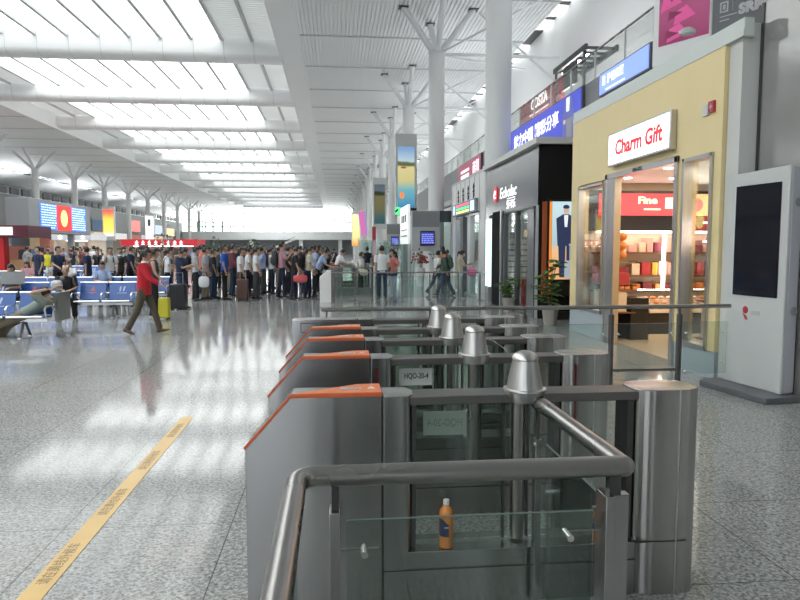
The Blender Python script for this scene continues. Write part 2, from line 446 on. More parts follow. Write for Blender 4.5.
# things at the far end
t = thing('footbridge', 'long white footbridge crossing the far end of the hall', 'bridge', (-14, 188, 0))
MB().box(-52, 186, 4.0, 11.6, 190, 6.3).build('bridge_deck', 'white_paint', t)
for xx in (-23.5, -9.6, 1.5): MB().box(xx-0.55, 187, 0, xx+0.55, 188.5, 4.0).build('bridge_column', 'white_paint', t)
MB().box(-52, 186.1, 7.4, 11.6, 186.2, 7.5).build('handrail', 'tube_paint', t)
MB().box(-52, 189.5, 0.0, 11.6, 190.3, 4.0).build('back_screen', 'mid_grey', t, label='grey screen wall under the deck')
t = thing('escalator', 'pale grey escalator rising to the far footbridge', 'escalator', (-16, 184, 0))
MB().prism([(-21.5, 0), (-20, 0), (-11, 3.9), (-12.5, 3.9)], 'y', 183.5, 185).build('escalator_truss', 'grey_wall', t)
MB().prism([(-21.5, .9), (-20, .9), (-11, 4.8), (-11, 4.9), (-20, 1.0), (-21.5, 1.0)], 'y', 183.45, 183.6).build('handrail', 'black', t)
for i, (xa, xb) in enumerate(((-38, -29), (3.2, 11))):
    t = thing('lift_hall', ['glass lift enclosure on the left end of the far footbridge', 'glass lift enclosure on the right end of the far footbridge'][i], 'lift', ((xa+xb)/2, 187, 6.3))
    MB().box(xa, 186.3, 6.3, xb, 189, 8.9).build('glass_box', 'green_glass', t)
    m = MB()
    for k in range(5):
        xx = xa+(xb-xa)*k/4; m.box(xx-0.12, 186.2, 6.3, xx+0.12, 186.3, 9.0)
    m.box(xa, 186.2, 8.8, xb, 186.3, 9.1); m.build('glass_frame', 'mid_grey', t)

# columns with branching heads
ords = ['nearest', 'second', 'third', 'fourth', 'fifth', 'sixth', 'seventh', 'eighth', 'ninth', 'tenth', 'eleventh', 'twelfth', 'thirteenth', 'fourteenth']
def tree_column(x, y, label, group, base=0.0, ties=True):
    t = thing('column', label, 'column', (x, y, 0), group)
    MB().lathe([(0.42, base), (0.42, 11.7), (0.44, 11.72), (0.44, 11.8), (0.15, 11.82)], (x, y, 0), 28).build('shaft', 'column_paint', t)
    for dx, dy in ((-1.75, 0), (1.9, 0), (0, -2.4), (0, 2.4)) if ties else ((-2.7, 0), (2.7, 0), (0, -3), (0, 3)):
        MB().tube([(x+dx*.08, y+dy*.08, 11.75), (x+dx, y+dy, 14.05)], [0.17, 0.15], 12).build('branch', 'tube_paint', t)
        MB().cbox((x+dx, y+dy, 14.03), (0.5, 0.5, 0.05)).build('bracket', 'dark_steel', t)
    if ties:
        MB().tube([(x, y, 11.75), (11.9, y, 11.75)], 0.09, 8).build('tie', 'tube_paint', t)
        MB().tube([(x+2.2, y, 13.9), (11.9, y, 10.4)], 0.07, 8).build('tie', 'tube_paint', t)
        MB().tube([(x, y, 11.7), (11.9, y-6.5, 13.9)], 0.06, 8).build('brace', 'tube_paint', t)
        MB().tube([(x, y, 11.7), (11.9, y+6.5, 12.9)], 0.06, 8).build('brace', 'tube_paint', t)
    return t
for k in range(14):
    y = 21.3+13.05*k
    tree_column(5.35, y, '%s tall white branching column along the shop side' % ords[k], 'white columns along the shop side', 0.0)
for k in range(10):
    y = 75.6+12.55*k
    tree_column(-38, y, '%s white branching column in view along the far left side' % ords[k], 'white columns along the left side', ties=False)

# left side: long upper storey over shops
t = thing('upper_storey', 'long grey upper storey above the shops on the left', 'gallery', (-44, 110, 0))
MB().box(-50, 40, 4.6, -42, 186, 8.6).build('storey_wall', 'mid_grey', t)
m = MB()
for k in range(44): m.box(-42.1, 42+k*3.2, 8.7, -41.9, 44.2+k*3.2, 9.6)
m.box(-42.05, 40, 9.7, -41.95, 186, 9.8)
m.build('gallery_rail', 'dark_grey', t)
for k, (ya, yb, z0, z1, mm) in enumerate([(139, 146, 5.0, 7.6, 'ad_red'), (150, 165, 4.8, 7.2, 'ad_blue'), (168, 176, 4.6, 6.8, 'ad_amber'), (118, 124, 4.8, 6.8, 'ad_dark')]):
    mat('ad_red', (.5, .05, .05), emit=(1, .25, .22), es=1.0); mat('ad_blue', (.3, .35, .5), emit=(.55, .62, .8), es=.9)
    mat('ad_amber', (.6, .4, .2), emit=(1, .7, .4), es=.9); mat('ad_dark', (.03, .05, .09), emit=(.03, .07, .14), es=1)
    s = thing('wall_advert', ['red lit advert high on the left grey storey', 'pale blue lit advert high on the left grey storey', 'amber lit advert farthest along the left grey storey', 'small dark blue advert on the left grey storey'][k], 'advert', (-41.9, (ya+yb)/2, z0), 'adverts on the left storey')
    MB().box(-42, ya, z0, -41.8, yb, z1).build('advert_frame', 'mid_grey', s)
    MB().box(-41.8, ya+.2, z0+.15, -41.78, yb-.2, z1-.15).build('advert_sheet', mm, s)
# shops under the storey, as a strip of lit units
cl = [(.7, .55, .4), (.75, .75, .75), (.35, .1, .08), (.55, .6, .65), (.8, .7, .45), (.25, .3, .35)]
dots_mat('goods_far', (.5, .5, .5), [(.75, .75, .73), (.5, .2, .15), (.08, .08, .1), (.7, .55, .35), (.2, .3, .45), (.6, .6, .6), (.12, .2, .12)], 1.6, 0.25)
for k in range(12):
    ya = 62+k*9.5
    t = thing('shop_front', '%s lit shop from the near end under the left storey' % ords[k], 'shop', (-45, ya, 0), 'shops under the left storey')
    m = MB(); m.box(-50, ya, 0, -49.8, ya+9.3, 4.6); m.box(-50, ya, 0, -42.2, ya+.2, 4.6); m.box(-50, ya+9.1, 0, -42.2, ya+9.3, 4.6)
    m.build('shop_wall', 'shop_wall', t)
    c = cl[k % 6]; nm = 'fascia_%d' % (k % 6); mat(nm, c, 0.4, emit=c, es=.5)
    MB().box(-42.2, ya, 3.4, -42, ya+9.3, 4.55).build('fascia', nm, t)
    MB().box(-49.7, ya+.4, 0, -47.5, ya+8.9, 2.4).build('goods', 'goods_far', t)
    MB().box(-46, ya+1, 4.45, -45.8, ya+8.3, 4.5).build('ceiling_lamp', 'tube_lamp', t)

# kiosk rows on the hall floor, left
def stall(x0, x1, y, fcol, fname, label, h=3.2, glyphs=0):
    t = thing('market_stall', label, 'stall', ((x0+x1)/2, y, 0), 'stalls on the left of the hall')
    mat(fname, fcol, 0.4, emit=fcol, es=0.6)
    m = MB(); m.box(x0, y+3.6, 0, x1, y+3.8, h-.6)
    m.box(x0, y, 0, x0+.25, y+3.6, h-.6); m.box(x1-.25, y, 0, x1, y+3.6, h-.6)
    m.build('stall_wall', 'shop_wall', t)
    MB().box(x0-.1, y-.1, h-.6, x1+.1, y+3.8, h).build('fascia', fname, t)
    MB().box(x0+.3, y+.2, 0, x1-.3, y+1.0, 1.0).build('counter', 'wood', t)
    MB().box(x0+.3, y+3.0, .4, x1-.3, y+3.6, h-.8).build('goods', 'goods_far', t)
    MB().box(x0+.5, y+1.5, h-.66, x1-.5, y+1.7, h-.61).build('ceiling_lamp', 'tube_lamp', t)
    for g in range(glyphs):
        gx = x0+(x1-x0)*(0.2+0.6*g/max(1, glyphs-1)); w = h*.06
        m = MB(); m.box(gx-w, y-.16, h-.48, gx+w, y-.11, h-.42); m.box(gx-w, y-.16, h-.3, gx+w, y-.11, h-.24); m.box(gx-w*.25, y-.16, h-.5, gx+w*.25, y-.11, h-.12)
        m.build('sign_mark', 'letter_white', t)
    return t
stall(-19.4, -12.8, 62, (.40, .02, .03), 'fascia_red', 'long stall with a red fascia and white sign marks behind the crowd', 2.5, 8)
stall(-38, -31, 60, (.55, .56, .58), 'fascia_pale', 'pale stall at the far left edge behind the crowd', 3.2, 3)
stall(-30.3, -25.6, 60, (.60, .18, .14), 'fascia_rust', 'stall with a rust-red fascia left of the departure board posts', 3.0, 2)
stall(-25, -21.8, 61, (.45, .46, .48), 'fascia_grey2', 'small grey stall left of the long red stall', 3.0, 2)
t = thing('food_counter', 'dark maroon food counter with a lit white sign at left edge', 'stall', (-19.2, 38, 0))
MB().box(-21.5, 38, 2.3, -16.9, 41, 2.95).build('fascia', mat('maroon', (.09, .015, .03), .4), t)
MB().box(-20.4, 37.9, 2.42, -17.7, 38, 2.85).build('lit_sign', 'letter_white', t, label='lit white sign strip')
MB().box(-18.9, 38.2, 0, -18.3, 38.8, 2.3).build('pillar', mat('red_pillar', (.55, .02, .03), .4), t, label='bright red pillar')
MB().box(-21.5, 38.6, 0, -19.1, 39.6, 1.1).build('counter', 'wood', t)
MB().box(-18.2, 38.6, 0, -16.6, 39.6, 1.05).build('counter', 'wood', t)
MB().box(-21.5, 40.8, 0, -16.9, 41, 2.3).build('back_wall', 'goods_far', t)
MB().box(-17.9, 38.3, 1.8, -17.0, 38.4, 2.25).build('menu_screen', 'black_gloss', t)

# big departure board, left
t = thing('departure_board', 'large departure board with blue timetables and a red advert, on posts', 'information board', (-20.7, 51, 0))
MB().box(-21.6, 45.5, 2.75, -20.1, 56.3, 5.05).build('board_housing', 'mid_grey', t, bev=.03)
mat('fids_blue', (.02, .06, .3), .3, emit=(.06, .2, .95), es=1.3); mat('fids_row', (.5, .6, .8), .3, emit=(.6, .8, 1), es=1.4)
ramp_screen('board_red', [(0, (1, .9, .35)), (.35, (1, .35, .05)), (1, (.9, .03, .04))], 1, 49.05, 50.6, 1.3)
MB().box(-20.1, 47.1, 2.98, -20.06, 49.7, 4.8).build('blue_screen', 'fids_blue', t)
MB().box(-20.1, 52.4, 2.98, -20.06, 55.2, 4.8).build('blue_screen', 'fids_blue', t)
s = MB().box(-20.1, 49.7, 2.98, -20.06, 52.4, 4.8).build('advert_screen', mat('scr_red', (.4, .02, .02), emit=(.95, .05, .04), es=1.1), t)
MB().ell((-20.05, 51.0, 3.88), (.02, .62, .62)).build('sun_motif', mat('sun_m', (1, .6, .2), emit=(1, .62, .2), es=1.5), s)
for a, b in ((47.1, 49.7), (52.4, 55.2)):
    for r_ in range(10):
        sp = []; z = 3.1+r_*.175; yy = a+.12
        while yy < b-.3:
            w = random.uniform(.14, .42); sp.append((yy, min(yy+w, b-.1))); yy += w+.13
        MB().prism(row_poly(sp, z, z+.07), 'x', -20.05, -20.04).build('timetable_row', 'fids_row', t)
for yy in (46.6, 54.2): MB().box(-21.05, yy-.2, 0, -20.65, yy+.2, 2.75).build('post', 'grey_wall', t)
t = thing('wall_box', 'big dark ribbed box left of the departure board', 'cabinet', (-22.5, 43, 2.9))
MB().box(-23.6, 42.6, 0, -23.3, 42.9, 2.9).build('post', 'dark_grey', t)
m = MB().box(-23.6, 42.2, 2.9, -21.65, 44.2, 5.1)
for k in range(9): m.box(-23.55+k*.21, 42.14, 2.95, -23.45+k*.21, 42.2, 5.05)
m.build('box_body', 'dark_grey', t)

# tall light boxes by the left columns
def light_tower(x, y, w, z0, z1, sheet, label, group, side=-1):
    t = thing('light_box', label, 'advert', (x, y, 0), group)
    MB().box(x-w/2, y, z0, x+w/2, y+.5, z1).build('box_frame', 'white_paint', t, bev=.02)
    MB().box(x-w*.25, y+.1, 0, x+w*.25, y+.4, z0).build('box_post', 'grey_wall', t)
    return t
ramp_screen('ad_sun', [(0, (.9, .12, .06)), (.18, (1, .95, .85)), (.3, (1, .75, .15)), (.75, (1, .6, .1)), (.9, (.95, .25, .1)), (1, (.9, .12, .08))], 2, 3.2, 7.9, 1.3, .5)
t = light_tower(-36.45, 110, 1.9, 2.9, 8.4, '', 'tall light box with an orange and yellow advert by the left columns', 'tall light boxes on the left')
MB().box(-37.25, 109.95, 3.6, -35.65, 110, 7.9).build('advert_sheet', 'ad_sun', t)
t = light_tower(-36.3, 133, 1.9, 2.4, 8.4, '', 'tall light box with a white advert by the left columns', 'tall light boxes on the left')
mat('ad_white', (.8, .8, .8), emit=(.9, .93, .95), es=.9)
MB().box(-37.1, 132.95, 2.9, -35.5, 133, 8.0).build('advert_sheet', 'ad_white', t)
MB().box(-36.6, 132.9, 6, -36.1, 132.94, 7.3).build('advert_picture', 'dark_grey', t)
# planters behind the queue
def bush(x, y, r, h, label, n=70, m='leaf_dark'):
    t = thing('potted_shrub', label, 'plant', (x, y, 0), 'shrubs behind the crowd')
    MB().lathe([(r*.35, 0), (r*.5, .5), (r*.52, .55)], (x, y, 0), 16).build('pot', 'pot', t)
    MB().tube([(x, y, .4), (x, y, h*.7)], .04, 6).build('trunk', 'stem', t)
    mb = MB()
    for i in range(n):
        a = random.uniform(0, 2*PI); e = random.uniform(-.6, 1); q = random.uniform(.5, 1)
        p = Vector((x+r*q*cos(a)*math.sqrt(max(0, 1-e*e)), y+r*q*sin(a)*math.sqrt(max(0, 1-e*e)), h*.72+e*h*.27))
        d = Vector((random.uniform(-1, 1), random.uniform(-1, 1), random.uniform(-.4, 1))).normalized()*r*.32; w = d.cross(Vector((0, 0, 1))).normalized()*r*.09
        mb.quad(p, p+d*.5+w, p+d, p+d*.5-w)
    mb.build('foliage', m, t)
bush(-11.3, 44, .95, 2.5, 'broad green shrub rising behind the man in the red jacket')
bush(-7.3, 41, .7, 2.3, 'green shrub between the queue and the long red stall')
bush(-5.6, 46, .7, 2.2, 'dark green shrub above the middle of the queue')
# ------------------------------------------------------------------ ticket gates
def ring_poly(cx, cy, a, b, e=3.0, n=36):
    out = []
    for i in range(n):
        t = 2*PI*i/n; c, s_ = cos(t), sin(t)
        out.append((cx+a*math.copysign(abs(c)**(2/e), c), cy+b*math.copysign(abs(s_)**(2/e), s_)))
    return out
mat('slot_red', (.10, .012, .012), .3)
def make_gate(f, label, nose=True, paper=None, cap=True, group='ticket gates in the near bank', slot=False):
    t = thing('ticket_gate', label, 'ticket gate', (0.66, f+.1, 0), group)
    b = f+.2
    pr = [(-.413, 0), (.209, 0), (.209, 1.025), (-.204, 1.025), (-.413, .79)] if nose else [(-.41, 0), (.209, 0), (.209, 1.02), (-.41, 1.02)]
    cab = MB().prism(pr, 'y', f, b).build('reader_cabinet', 'gate_steel', t, bev=.004)
    if nose:
        MB().prism([(-.204, f-.002), (.209, f-.002), (.209, f+.19), (.1, f+.185)], 'z', 1.026, 1.040).build('reader_panel', 'orange', t)
        m = MB(); m.prism([(-.414, .785), (-.203, 1.022), (-.203, 1.040), (-.420, .797)], 'y', f-.004, f+.012)
        m.box(-.204, f-.004, 1.020, .209, f+.002, 1.034)
        m.build('edge_strip', 'orange_line', t)
        p = MB(); p.box(.02, f+.06, 1.040, .10, f+.10, 1.043); p.box(.105, f+.055, 1.040, .12, f+.10, 1.042)
        p.build('reader_window', 'alu', t)
        MB().prism([(.145, f+.07), (.185, f+.07), (.165, f+.13)], 'z', 1.040, 1.042).build('arrow_mark', 'sign_plain', t)
    else:
        m = MB()
        for z in (.9, .985): m.box(-.33, f-.003, z, .16, f, z+.006)
        for x in (-.33, .154): m.box(x, f-.003, .9, x+.006, f, .99)
        m.build('panel_frame', 'dark_steel', t)
    MB().box(.209, f-.001, .0, .216, b, 1.022).build('joint', 'seam', t)
    pl = [(.216, f), (.30, f)]+[(.30+.053*sin(R(a)), f+.1-.1*cos(R(a))) for a in range(10, 180, 10)]+[(.30, b), (.216, b)]
    MB().prism([(x_+(.012 if x_ > .3 else 0), y_) for x_, y_ in pl], 'z', 0, 1.018).build('entry_column', 'gate_steel', t, bev=.003)
    if slot: MB().box(.245, f-.003, .55, .262, f, .96).build('sensor_slot', 'slot_red', t)
    MB().box(.20, f+.004, 0, 1.45, b-.004, .268).build('base_box', 'gate_steel', t, bev=.003)
    MB().box(.216, f, .178, 1.45, f+.004, .184).build('base_joint', 'seam', t)
    MB().box(.34, f+.02, .968, 1.46, b-.02, 1.010).build('top_bar', 'steel_bar', t, bev=.004)
    MB().box(.352, f+.03, .28, .372, b-.03, .965).build('window_post', 'dark_steel', t)
    MB().box(1.405, f+.03, .28, 1.435, b-.03, .965).build('window_post', 'dark_steel', t)
    MB().prism(ring_poly(1.602, f+.105, .168, .118, 3.4), 'z', 0, 1.022).build('exit_cabinet', 'brushed_steel', t, bev=.003)
    MB().box(1.645, f-.016, 0, 1.649, f+.01, 1.018).build('joint', 'alu', t)
    MB().box(1.44, f-.014, .27, 1.70, f+.01, .276).build('base_joint', 'seam', t)
    if slot: MB().box(1.515, f-.016, .5, 1.53, f+.01, .96).build('sensor_slot', 'slot_red', t)
    MB().box(.372, f+.098, .28, .835, f+.106, .965).build('glass_pane', 'gate_glass', t)
    MB().box(.905, f+.098, .28, 1.405, f+.106, .965).build('glass_pane', 'clear_glass', t)
    MB().tube([(.88, f+.1, .28), (.88, f+.1, .965)], .034, 16).build('centre_post', 'steel_tube', t)
    for x in (.81, .93): MB().box(x-.006, f+.09, .28, x+.006, f+.114, .965).build('flap_hinge', 'dark_steel', t)
    if cap:
        c = MB().lathe([(.06, .980), (.086, .984), (.092, .995), (.097, 1.032), (.103, 1.037), (.102, 1.043), (.088, 1.046), (.086, 1.055), (.060, 1.180), (.063, 1.185), (.062, 1.192), (.052, 1.208), (.030, 1.221), (.003, 1.226)], (.90 if f < 3 else .88, f+.06, 0), 32)
        c = c.build('sensor_cap', 'steel_cap', t); c.location.z -= .012
        if slot: MB().tube([(.94, f+.03, 1.13), (1.0, f+.03, 1.11), (1.07, f+.03, 1.06), (1.11, f+.03, 1.0)], .003, 6).build('cable', 'chrome', t)
    if paper:
        yy = f+.108 if paper == 'back' else f+.09
        dx = .018 if paper == 'back' else 0
        ob = MB().box(.398+dx, yy, .798 if paper == 'back' else .825, .61+dx, yy+.003, .915 if paper == 'back' else .935).build('paper_notice', 'paper_back' if paper == 'back' else 'paper', t,
             label='paper notice seen from the back' if paper == 'back' else 'white paper notice reading HQO-20-4')
        if paper == 'back': text_part('HQO-20-4', 'notice_text', (.522, yy-.001, .858), .052, ROT_FRONT, 'faint_ink', ob, .0004, .17, flip=True)
        else: text_part('HQO-20-4', 'notice_text', (.51, yy-.002, .885), .05, ROT_FRONT, 'letter_dark', ob, .0006, .155, bold=.0012)
    return t
mat('sign_plain', (.85, .7, .62), .4)
g1 = make_gate(2.94, 'nearest steel ticket gate, with the orange bottle on its sill', paper='back')
g2 = make_gate(3.98, 'second steel ticket gate, bearing a paper notice with black writing', paper='front', slot=True)
g3 = make_gate(4.77, 'third steel ticket gate, behind the one with the paper notice')
g4 = make_gate(5.44, 'fourth steel ticket gate, last one with an orange sloping nose')
g5 = make_gate(6.19, 'farthest gate of the near bank, with a square end and no orange', nose=False, cap=False)
for i, (yy, lb) in enumerate(((23.6, 'ticket gate just behind the man in the white shirt in the far bank'), (26.2, 'middle ticket gate of the far bank'), (28.8, 'rearmost ticket gate of the far bank'))):
    g = copy_tree(g4); g.location = (g4.location.x-.1, yy, 0); g['label'] = lb; g['group'] = 'ticket gates in the far bank'

# orange drink on the sill
t = thing('drink_bottle', 'small plastic bottle of orange drink on the nearest gate sill', 'bottle', (.52, 2.985, .269))
bx, by, bz = .52, 2.985, .269
MB().lathe([(.022, 0), (.032, .003), (.035, .012), (.032, .035), (.035, .06), (.035, .135), (.032, .15), (.035, .165), (.031, .182), (.017, .200), (.0125, .205), (.0125, .210)], (bx, by, bz), 28).build('bottle_body', 'bottle_orange', t)
MB().lathe([(.0145, .209), (.0148, .212), (.0148, .231), (.012, .234)], (bx, by, bz), 20).build('bottle_cap', 'bottle_cap', t)
m = MB()
pts = [(R(a), bz+.062, bz+.062+(.085 if a < 235 else .085-(a-235)*.0006)) for a in range(195, 290, 8)]
vs = []; fs = []
for a, z0, z1 in pts: vs += [(bx+.0356*cos(a), by+.0356*sin(a), z0), (bx+.0356*cos(a), by+.0356*sin(a), z1)]
for i in range(len(pts)-1): fs.append((2*i, 2*i+2, 2*i+3, 2*i+1))
m.add(vs, fs); lab = m.build('bottle_label', 'bottle_label', t)
MB().box(bx-.014, by-.037, bz+.105, bx+.006, by-.036, bz+.111).build('label_mark', 'letter_grey', lab)

# ------------------------------------------------------------------ near railing
t = thing('guard_railing', 'nearest tubular steel railing with glass infill, crossing the foreground', 'railing', (.4, 2.1, 0))
hz = .952
cx, cy, rr = -.13+.07, 2.1-.07, .07
path = [(-.13, -.9, hz)]+[(cx+rr*cos(R(a)), cy+rr*sin(R(a)), hz) for a in range(180, 89, -15)]+[(.985, 2.1, hz)]
MB().tube(path, .035, 24).build('handrail', 'steel_tube', t)
MB().tube([(.985, 2.085, hz), (.945, 2.955, hz+.025)], .034, 24).build('handrail', 'steel_tube', t)
MB().ell((.985, 2.1, hz), (.0355, .0355, .0355), 20, 12).build('corner_joint', 'steel_tube', t)
MB().tube([(.9485, 2.88, hz+.023), (.9475, 2.90, hz+.0235)], .037, 20).build('rail_collar', 'dark_steel', t)
def clamp(x, y, z, ax, par, l=.03):
    p = {'y': ((x, y-l, z), (x, y+l, z)), 'x': ((x-l, y, z), (x+l, y, z))}[ax]
    MB().tube(p, [.012, .012], 14).build('glass_clamp', 'chrome', par)
MB().box(-.026, 2.06, 0, .010, 2.14, .84).build('rail_post', 'gate_steel', t, bev=.003)
MB().box(-.018, 2.085, .84, .006, 2.115, .94).build('post_stub', 'dark_steel', t)
MB().box(.895, 2.03, 0, .925, 2.12, .87).build('rail_post', 'gate_steel', t, bev=.002)
MB().box(.925, 2.085, 0, 1.0, 2.12, .857).build('rail_post', 'gate_steel', t, bev=.002)
MB().box(.925, 2.075, .857, .965, 2.11, .94).build('post_stub', 'dark_steel', t)
m = MB().box(.03, 2.095, .08, .88, 2.105, .798); m.build('glass_panel', 'rail_glass', t)
MB().box(.03, 2.0945, .7975, .88, 2.1055, .7995).build('glass_edge', 'glass_edge', t)
MB().box(-.135, .1, .08, -.125, 1.98, .82).build('glass_panel', 'rail_glass', t)
MB().box(-.1355, .1, .8195, -.1245, 1.98, .822).build('glass_edge', 'glass_edge', t)
MB().box(.955, 2.16, .08, .965, 2.84, .80).build('glass_panel', 'rail_glass', t)
MB().box(.9545, 2.16, .7995, .9655, 2.84, .802).build('glass_edge', 'glass_edge', t)
MB().box(.915, 2.86, 0, .945, 2.91, .82).build('rail_post', 'gate_steel', t, bev=.002)
MB().box(.924, 2.875, .82, .936, 2.895, .96).build('post_stub', 'dark_steel', t)
clamp(.09, 2.1, .69, 'y', t); clamp(.79, 2.1, .715, 'y', t); clamp(.09, 2.1, .2, 'y', t); clamp(.80, 2.1, .2, 'y', t)
MB().tube([(.01, 2.13, .685), (.14, 2.13, .685)], .004, 8).build('clamp_arm', 'steel_tube', t)
MB().tube([(.78, 2.13, .713), (.9, 2.13, .713)], .004, 8).build('clamp_arm', 'steel_tube', t)
clamp(-.13, 1.93, .60, 'x', t, .02); clamp(.96, 2.78, .60, 'x', t, .025); clamp(.96, 2.25, .74, 'x', t, .025)
clamp(.93, 2.885, .79, 'x', t, .02)

# ------------------------------------------------------------------ railing behind the near gates
def glass_railing(y, x0, x1, z, posts, label, zt=.81, zb=.13, r=.024, gm='rail_glass', grp=None, endcap=False):
    t = thing('guard_railing', label, 'railing', ((x0+x1)/2, y, 0), grp)
    MB().tube([(x0, y, z), (x1, y, z)], r, 16).build('handrail', 'steel_tube', t)
    for x in posts:
        p = MB().box(x-.022, y-.03, 0, x-.008, y+.03, z-.09).box(x+.008, y-.03, 0, x+.022, y+.03, z-.09).box(x-.01, y-.01, z-.12, x+.01, y+.01, z)
        p.build('rail_post', 'steel_bar', t)
        MB().box(x-.08, y-.05, 0, x+.08, y+.05, .012).build('floor_plate', 'steel_tube', t)
        for zz in (zt-.12, zb+.1):
            for sx in (-.09, .09): clamp(x+sx, y, zz, 'y', t, .025)
    ps = sorted(posts)
    for a, b in zip(ps[:-1], ps[1:]):
        if b-a > .15:
            MB().box(a+.05, y-.005, zb, b-.05, y+.005, zt).build('glass_panel', gm, t)
            MB().box(a+.05, y-.006, zt, b-.05, y+.006, zt+.004).build('glass_edge', 'glass_edge', t)
    return t
t = glass_railing(7.3, -.16, 4.69, 1.01, [-.1, 1.07, 2.18, 3.22, 4.06], 'glass railing behind the near gates, ending at the white info kiosk')
MB().box(4.11, 7.295, .2, 4.66, 7.305, .83).build('glass_panel', 'rail_glass', t)
for zz in (.34, .70): clamp(4.62, 7.3, zz, 'y', t, .02)
MB().box(3.26, 7.28, .245, 4.02, 7.32, .275).build('bottom_rail', 'steel_bar', t)
t = glass_railing(20.4, -.12, 5.0, .93, [-.05, .62, 1.17, 2.1, 2.98, 3.9, 4.6], 'far glass railing in front of the man in the white shirt', gm='green_glass')
t = thing('gate_cabinet', 'white metal cabinet with a sloping nose at the left end of the far railing', 'cabinet', (-.3, 20.5, 0))
MB().prism([(-.48, 0), (-.13, 0), (-.13, 1.0), (-.25, 1.0), (-.48, .8)], 'y', 20.3, 20.62).build('cabinet_body', 'white_paint', t, bev=.01)
MB().box(-.13, 20.3, 0, -.1, 20.6, 1.0).build('cabinet_edge', 'steel_bar', t)

# ------------------------------------------------------------------ yellow tape on the floor
tp = MB().box(-1.55, 1.5, .0005, -1.43, 6.62, .003).build('floor_tape', 'tape_yellow', label='yellow warning tape with brown lettering stuck to the granite floor', cat='tape')
for k in range(5):
    text_part('请在黄线外候车', 'tape_text', (-1.49, 2.70+.86*k, .0032), .075, ROT_UP, 'tape_ink', tp, .0004, .46)
# ------------------------------------------------------------------ gift shop
FX = 4.85
shop = t = thing('gift_shop', 'yellow-fronted gift shop with a lit white sign', 'shop', (FX, 10.5, 0))
ya, yb = 7.86, 13.07
m = MB()
W0, W1, D0, D1, V0, V1 = 8.02, 8.74, 8.9, 11.3, 11.42, 12.66     # near window, door, far window
m.box(FX, ya, 2.93, FX+.2, yb, 4.21)
m.box(FX, ya, 0.36, FX+.2, W0, 2.93); m.box(FX, W1, .36, FX+.2, D0, 2.93); m.box(FX, D1, .5, FX+.2, V0, 2.93); m.box(FX, V1, .5, FX+.2, yb, 2.93)
m.box(FX+.2, ya, 0, 9, ya+.12, 4.2).box(FX+.2, yb-.12, 0, 9, yb, 4.2)
m.build('facade', 'yellow_wall', t)
MB().box(FX+.01, ya, 0, FX+.2, D0, .36).build('plinth', 'plinth', t)
MB().box(FX+.01, D1, 0, FX+.2, yb, .5).build('plinth', 'plinth', t)
def frame(parent, name, y0, y1, z0, z1, w=.05, x=FX, bottom=True, m='shop_frame'):
    b = MB().box(x-.03, y0, z0, x+.12, y0+w, z1).box(x-.03, y1-w, z0, x+.12, y1, z1).box(x-.03, y0, z1-w, x+.12, y1, z1)
    if bottom: b.box(x-.03, y0, z0, x+.12, y1, z0+w)
    return b.build(name, m, parent, bev=.003)
fr = frame(t, 'window_frame', W0, W1, .36, 2.93); MB().box(FX+.03, W0+.05, .41, FX+.04, W1-.05, 2.88).build('pane', 'shop_glass', fr)
fr = frame(t, 'window_frame', V0, V1, .5, 2.9); MB().box(FX+.03, V0+.05, .55, FX+.04, V1-.05, 2.85).build('pane', 'shop_glass', fr)
frame(t, 'door_frame', D0-.03, D1+.05, 0, 3.0, .09, bottom=False)
MB().box(FX-.02, D1-.35, 0, FX+.10, D1-.04, 2.93).build('door_panel', 'shop_frame', t)
sg = MB().box(FX-.10, 8.96, 3.1, FX-.005, 11.08, 3.66).build('sign_box', 'shop_frame', t, bev=.008)
MB().box(FX-.108, 9.0, 3.135, FX-.10, 11.04, 3.625).build('sign_face', 'sign_white', sg)
text_part('Charm Gift', 'sign_text', (FX-.112, 9.98, 3.37), .34, ROT_SIDE, 'sign_red', sg, .003, 1.6, bold=.010, shear=.08)
text_part('08-02', 'door_number', (FX-.035, 10.1, 2.955), .08, ROT_SIDE, 'letter_dark', t, .001, .32, bold=.002)
b = MB().box(FX-.03, 8.16, 3.42, FX, 8.28, 3.56).build('alarm_box', 'kiosk_white', t)
b = MB().box(FX-.035, 8.02, 3.44, FX, 8.14, 3.58).build('alarm_sign', mat('alarm_red', (.45, .04, .06), .4), t)
MB().cbox((FX-.037, 8.08, 3.51), (.003, .06, .02)).cbox((FX-.037, 8.08, 3.51), (.003, .015, .08)).build('alarm_mark', 'letter_grey', t)
# room
MB().box(FX+.2, ya+.12, -.001, 9, yb-.12, .004).build('shop_floor', 'shop_floor', t)
MB().box(FX+.2, ya+.1, 3.02, 9, yb-.1, 3.1).build('shop_ceiling', 'ceiling_white', t)
MB().box(FX+.2, yb-.16, 0, 9, yb-.12, 3.02).box(8.96, ya+.1, 0, 9, yb-.1, 3.02).build('inner_wall', 'shop_wall', t)
MB().box(FX+.15, ya, 4.21, 9, yb, 4.3).build('roof', 'grey_wall', t)
for i in range(4):
    for j in range(3):
        MB().lathe([(.07, 0), (.07, .012)], (5.5+i*.9, 8.9+j*1.5, 3.005), 14).build('downlight', 'lamp', t)
mat('fine_red', (.6, .05, .06), .4, emit=(.85, .06, .07), es=1.2); mat('fine_cream', (.9, .6, .3), .4, emit=(1, .55, .22), es=1.2); mat('fine_pink', (.8, .2, .2), .4, emit=(.95, .25, .22), es=1.0)
yw = yb-.16
hd = thing('menu_lightbox', 'row of lit red and cream sign panels high on the gift shop end wall', 'sign', (7, yw-.1, 2.1))
MB().box(5.1, yw-.14, 2.05, 8.6, yw, 2.86).build('panel_frame', 'black_gloss', hd)
MB().box(5.3, yw-.16, 2.36, 6.92, yw-.14, 2.80).build('red_panel', 'fine_red', hd)
MB().box(7.02, yw-.16, 2.36, 7.62, yw-.14, 2.80).build('cream_panel', 'fine_cream', hd)
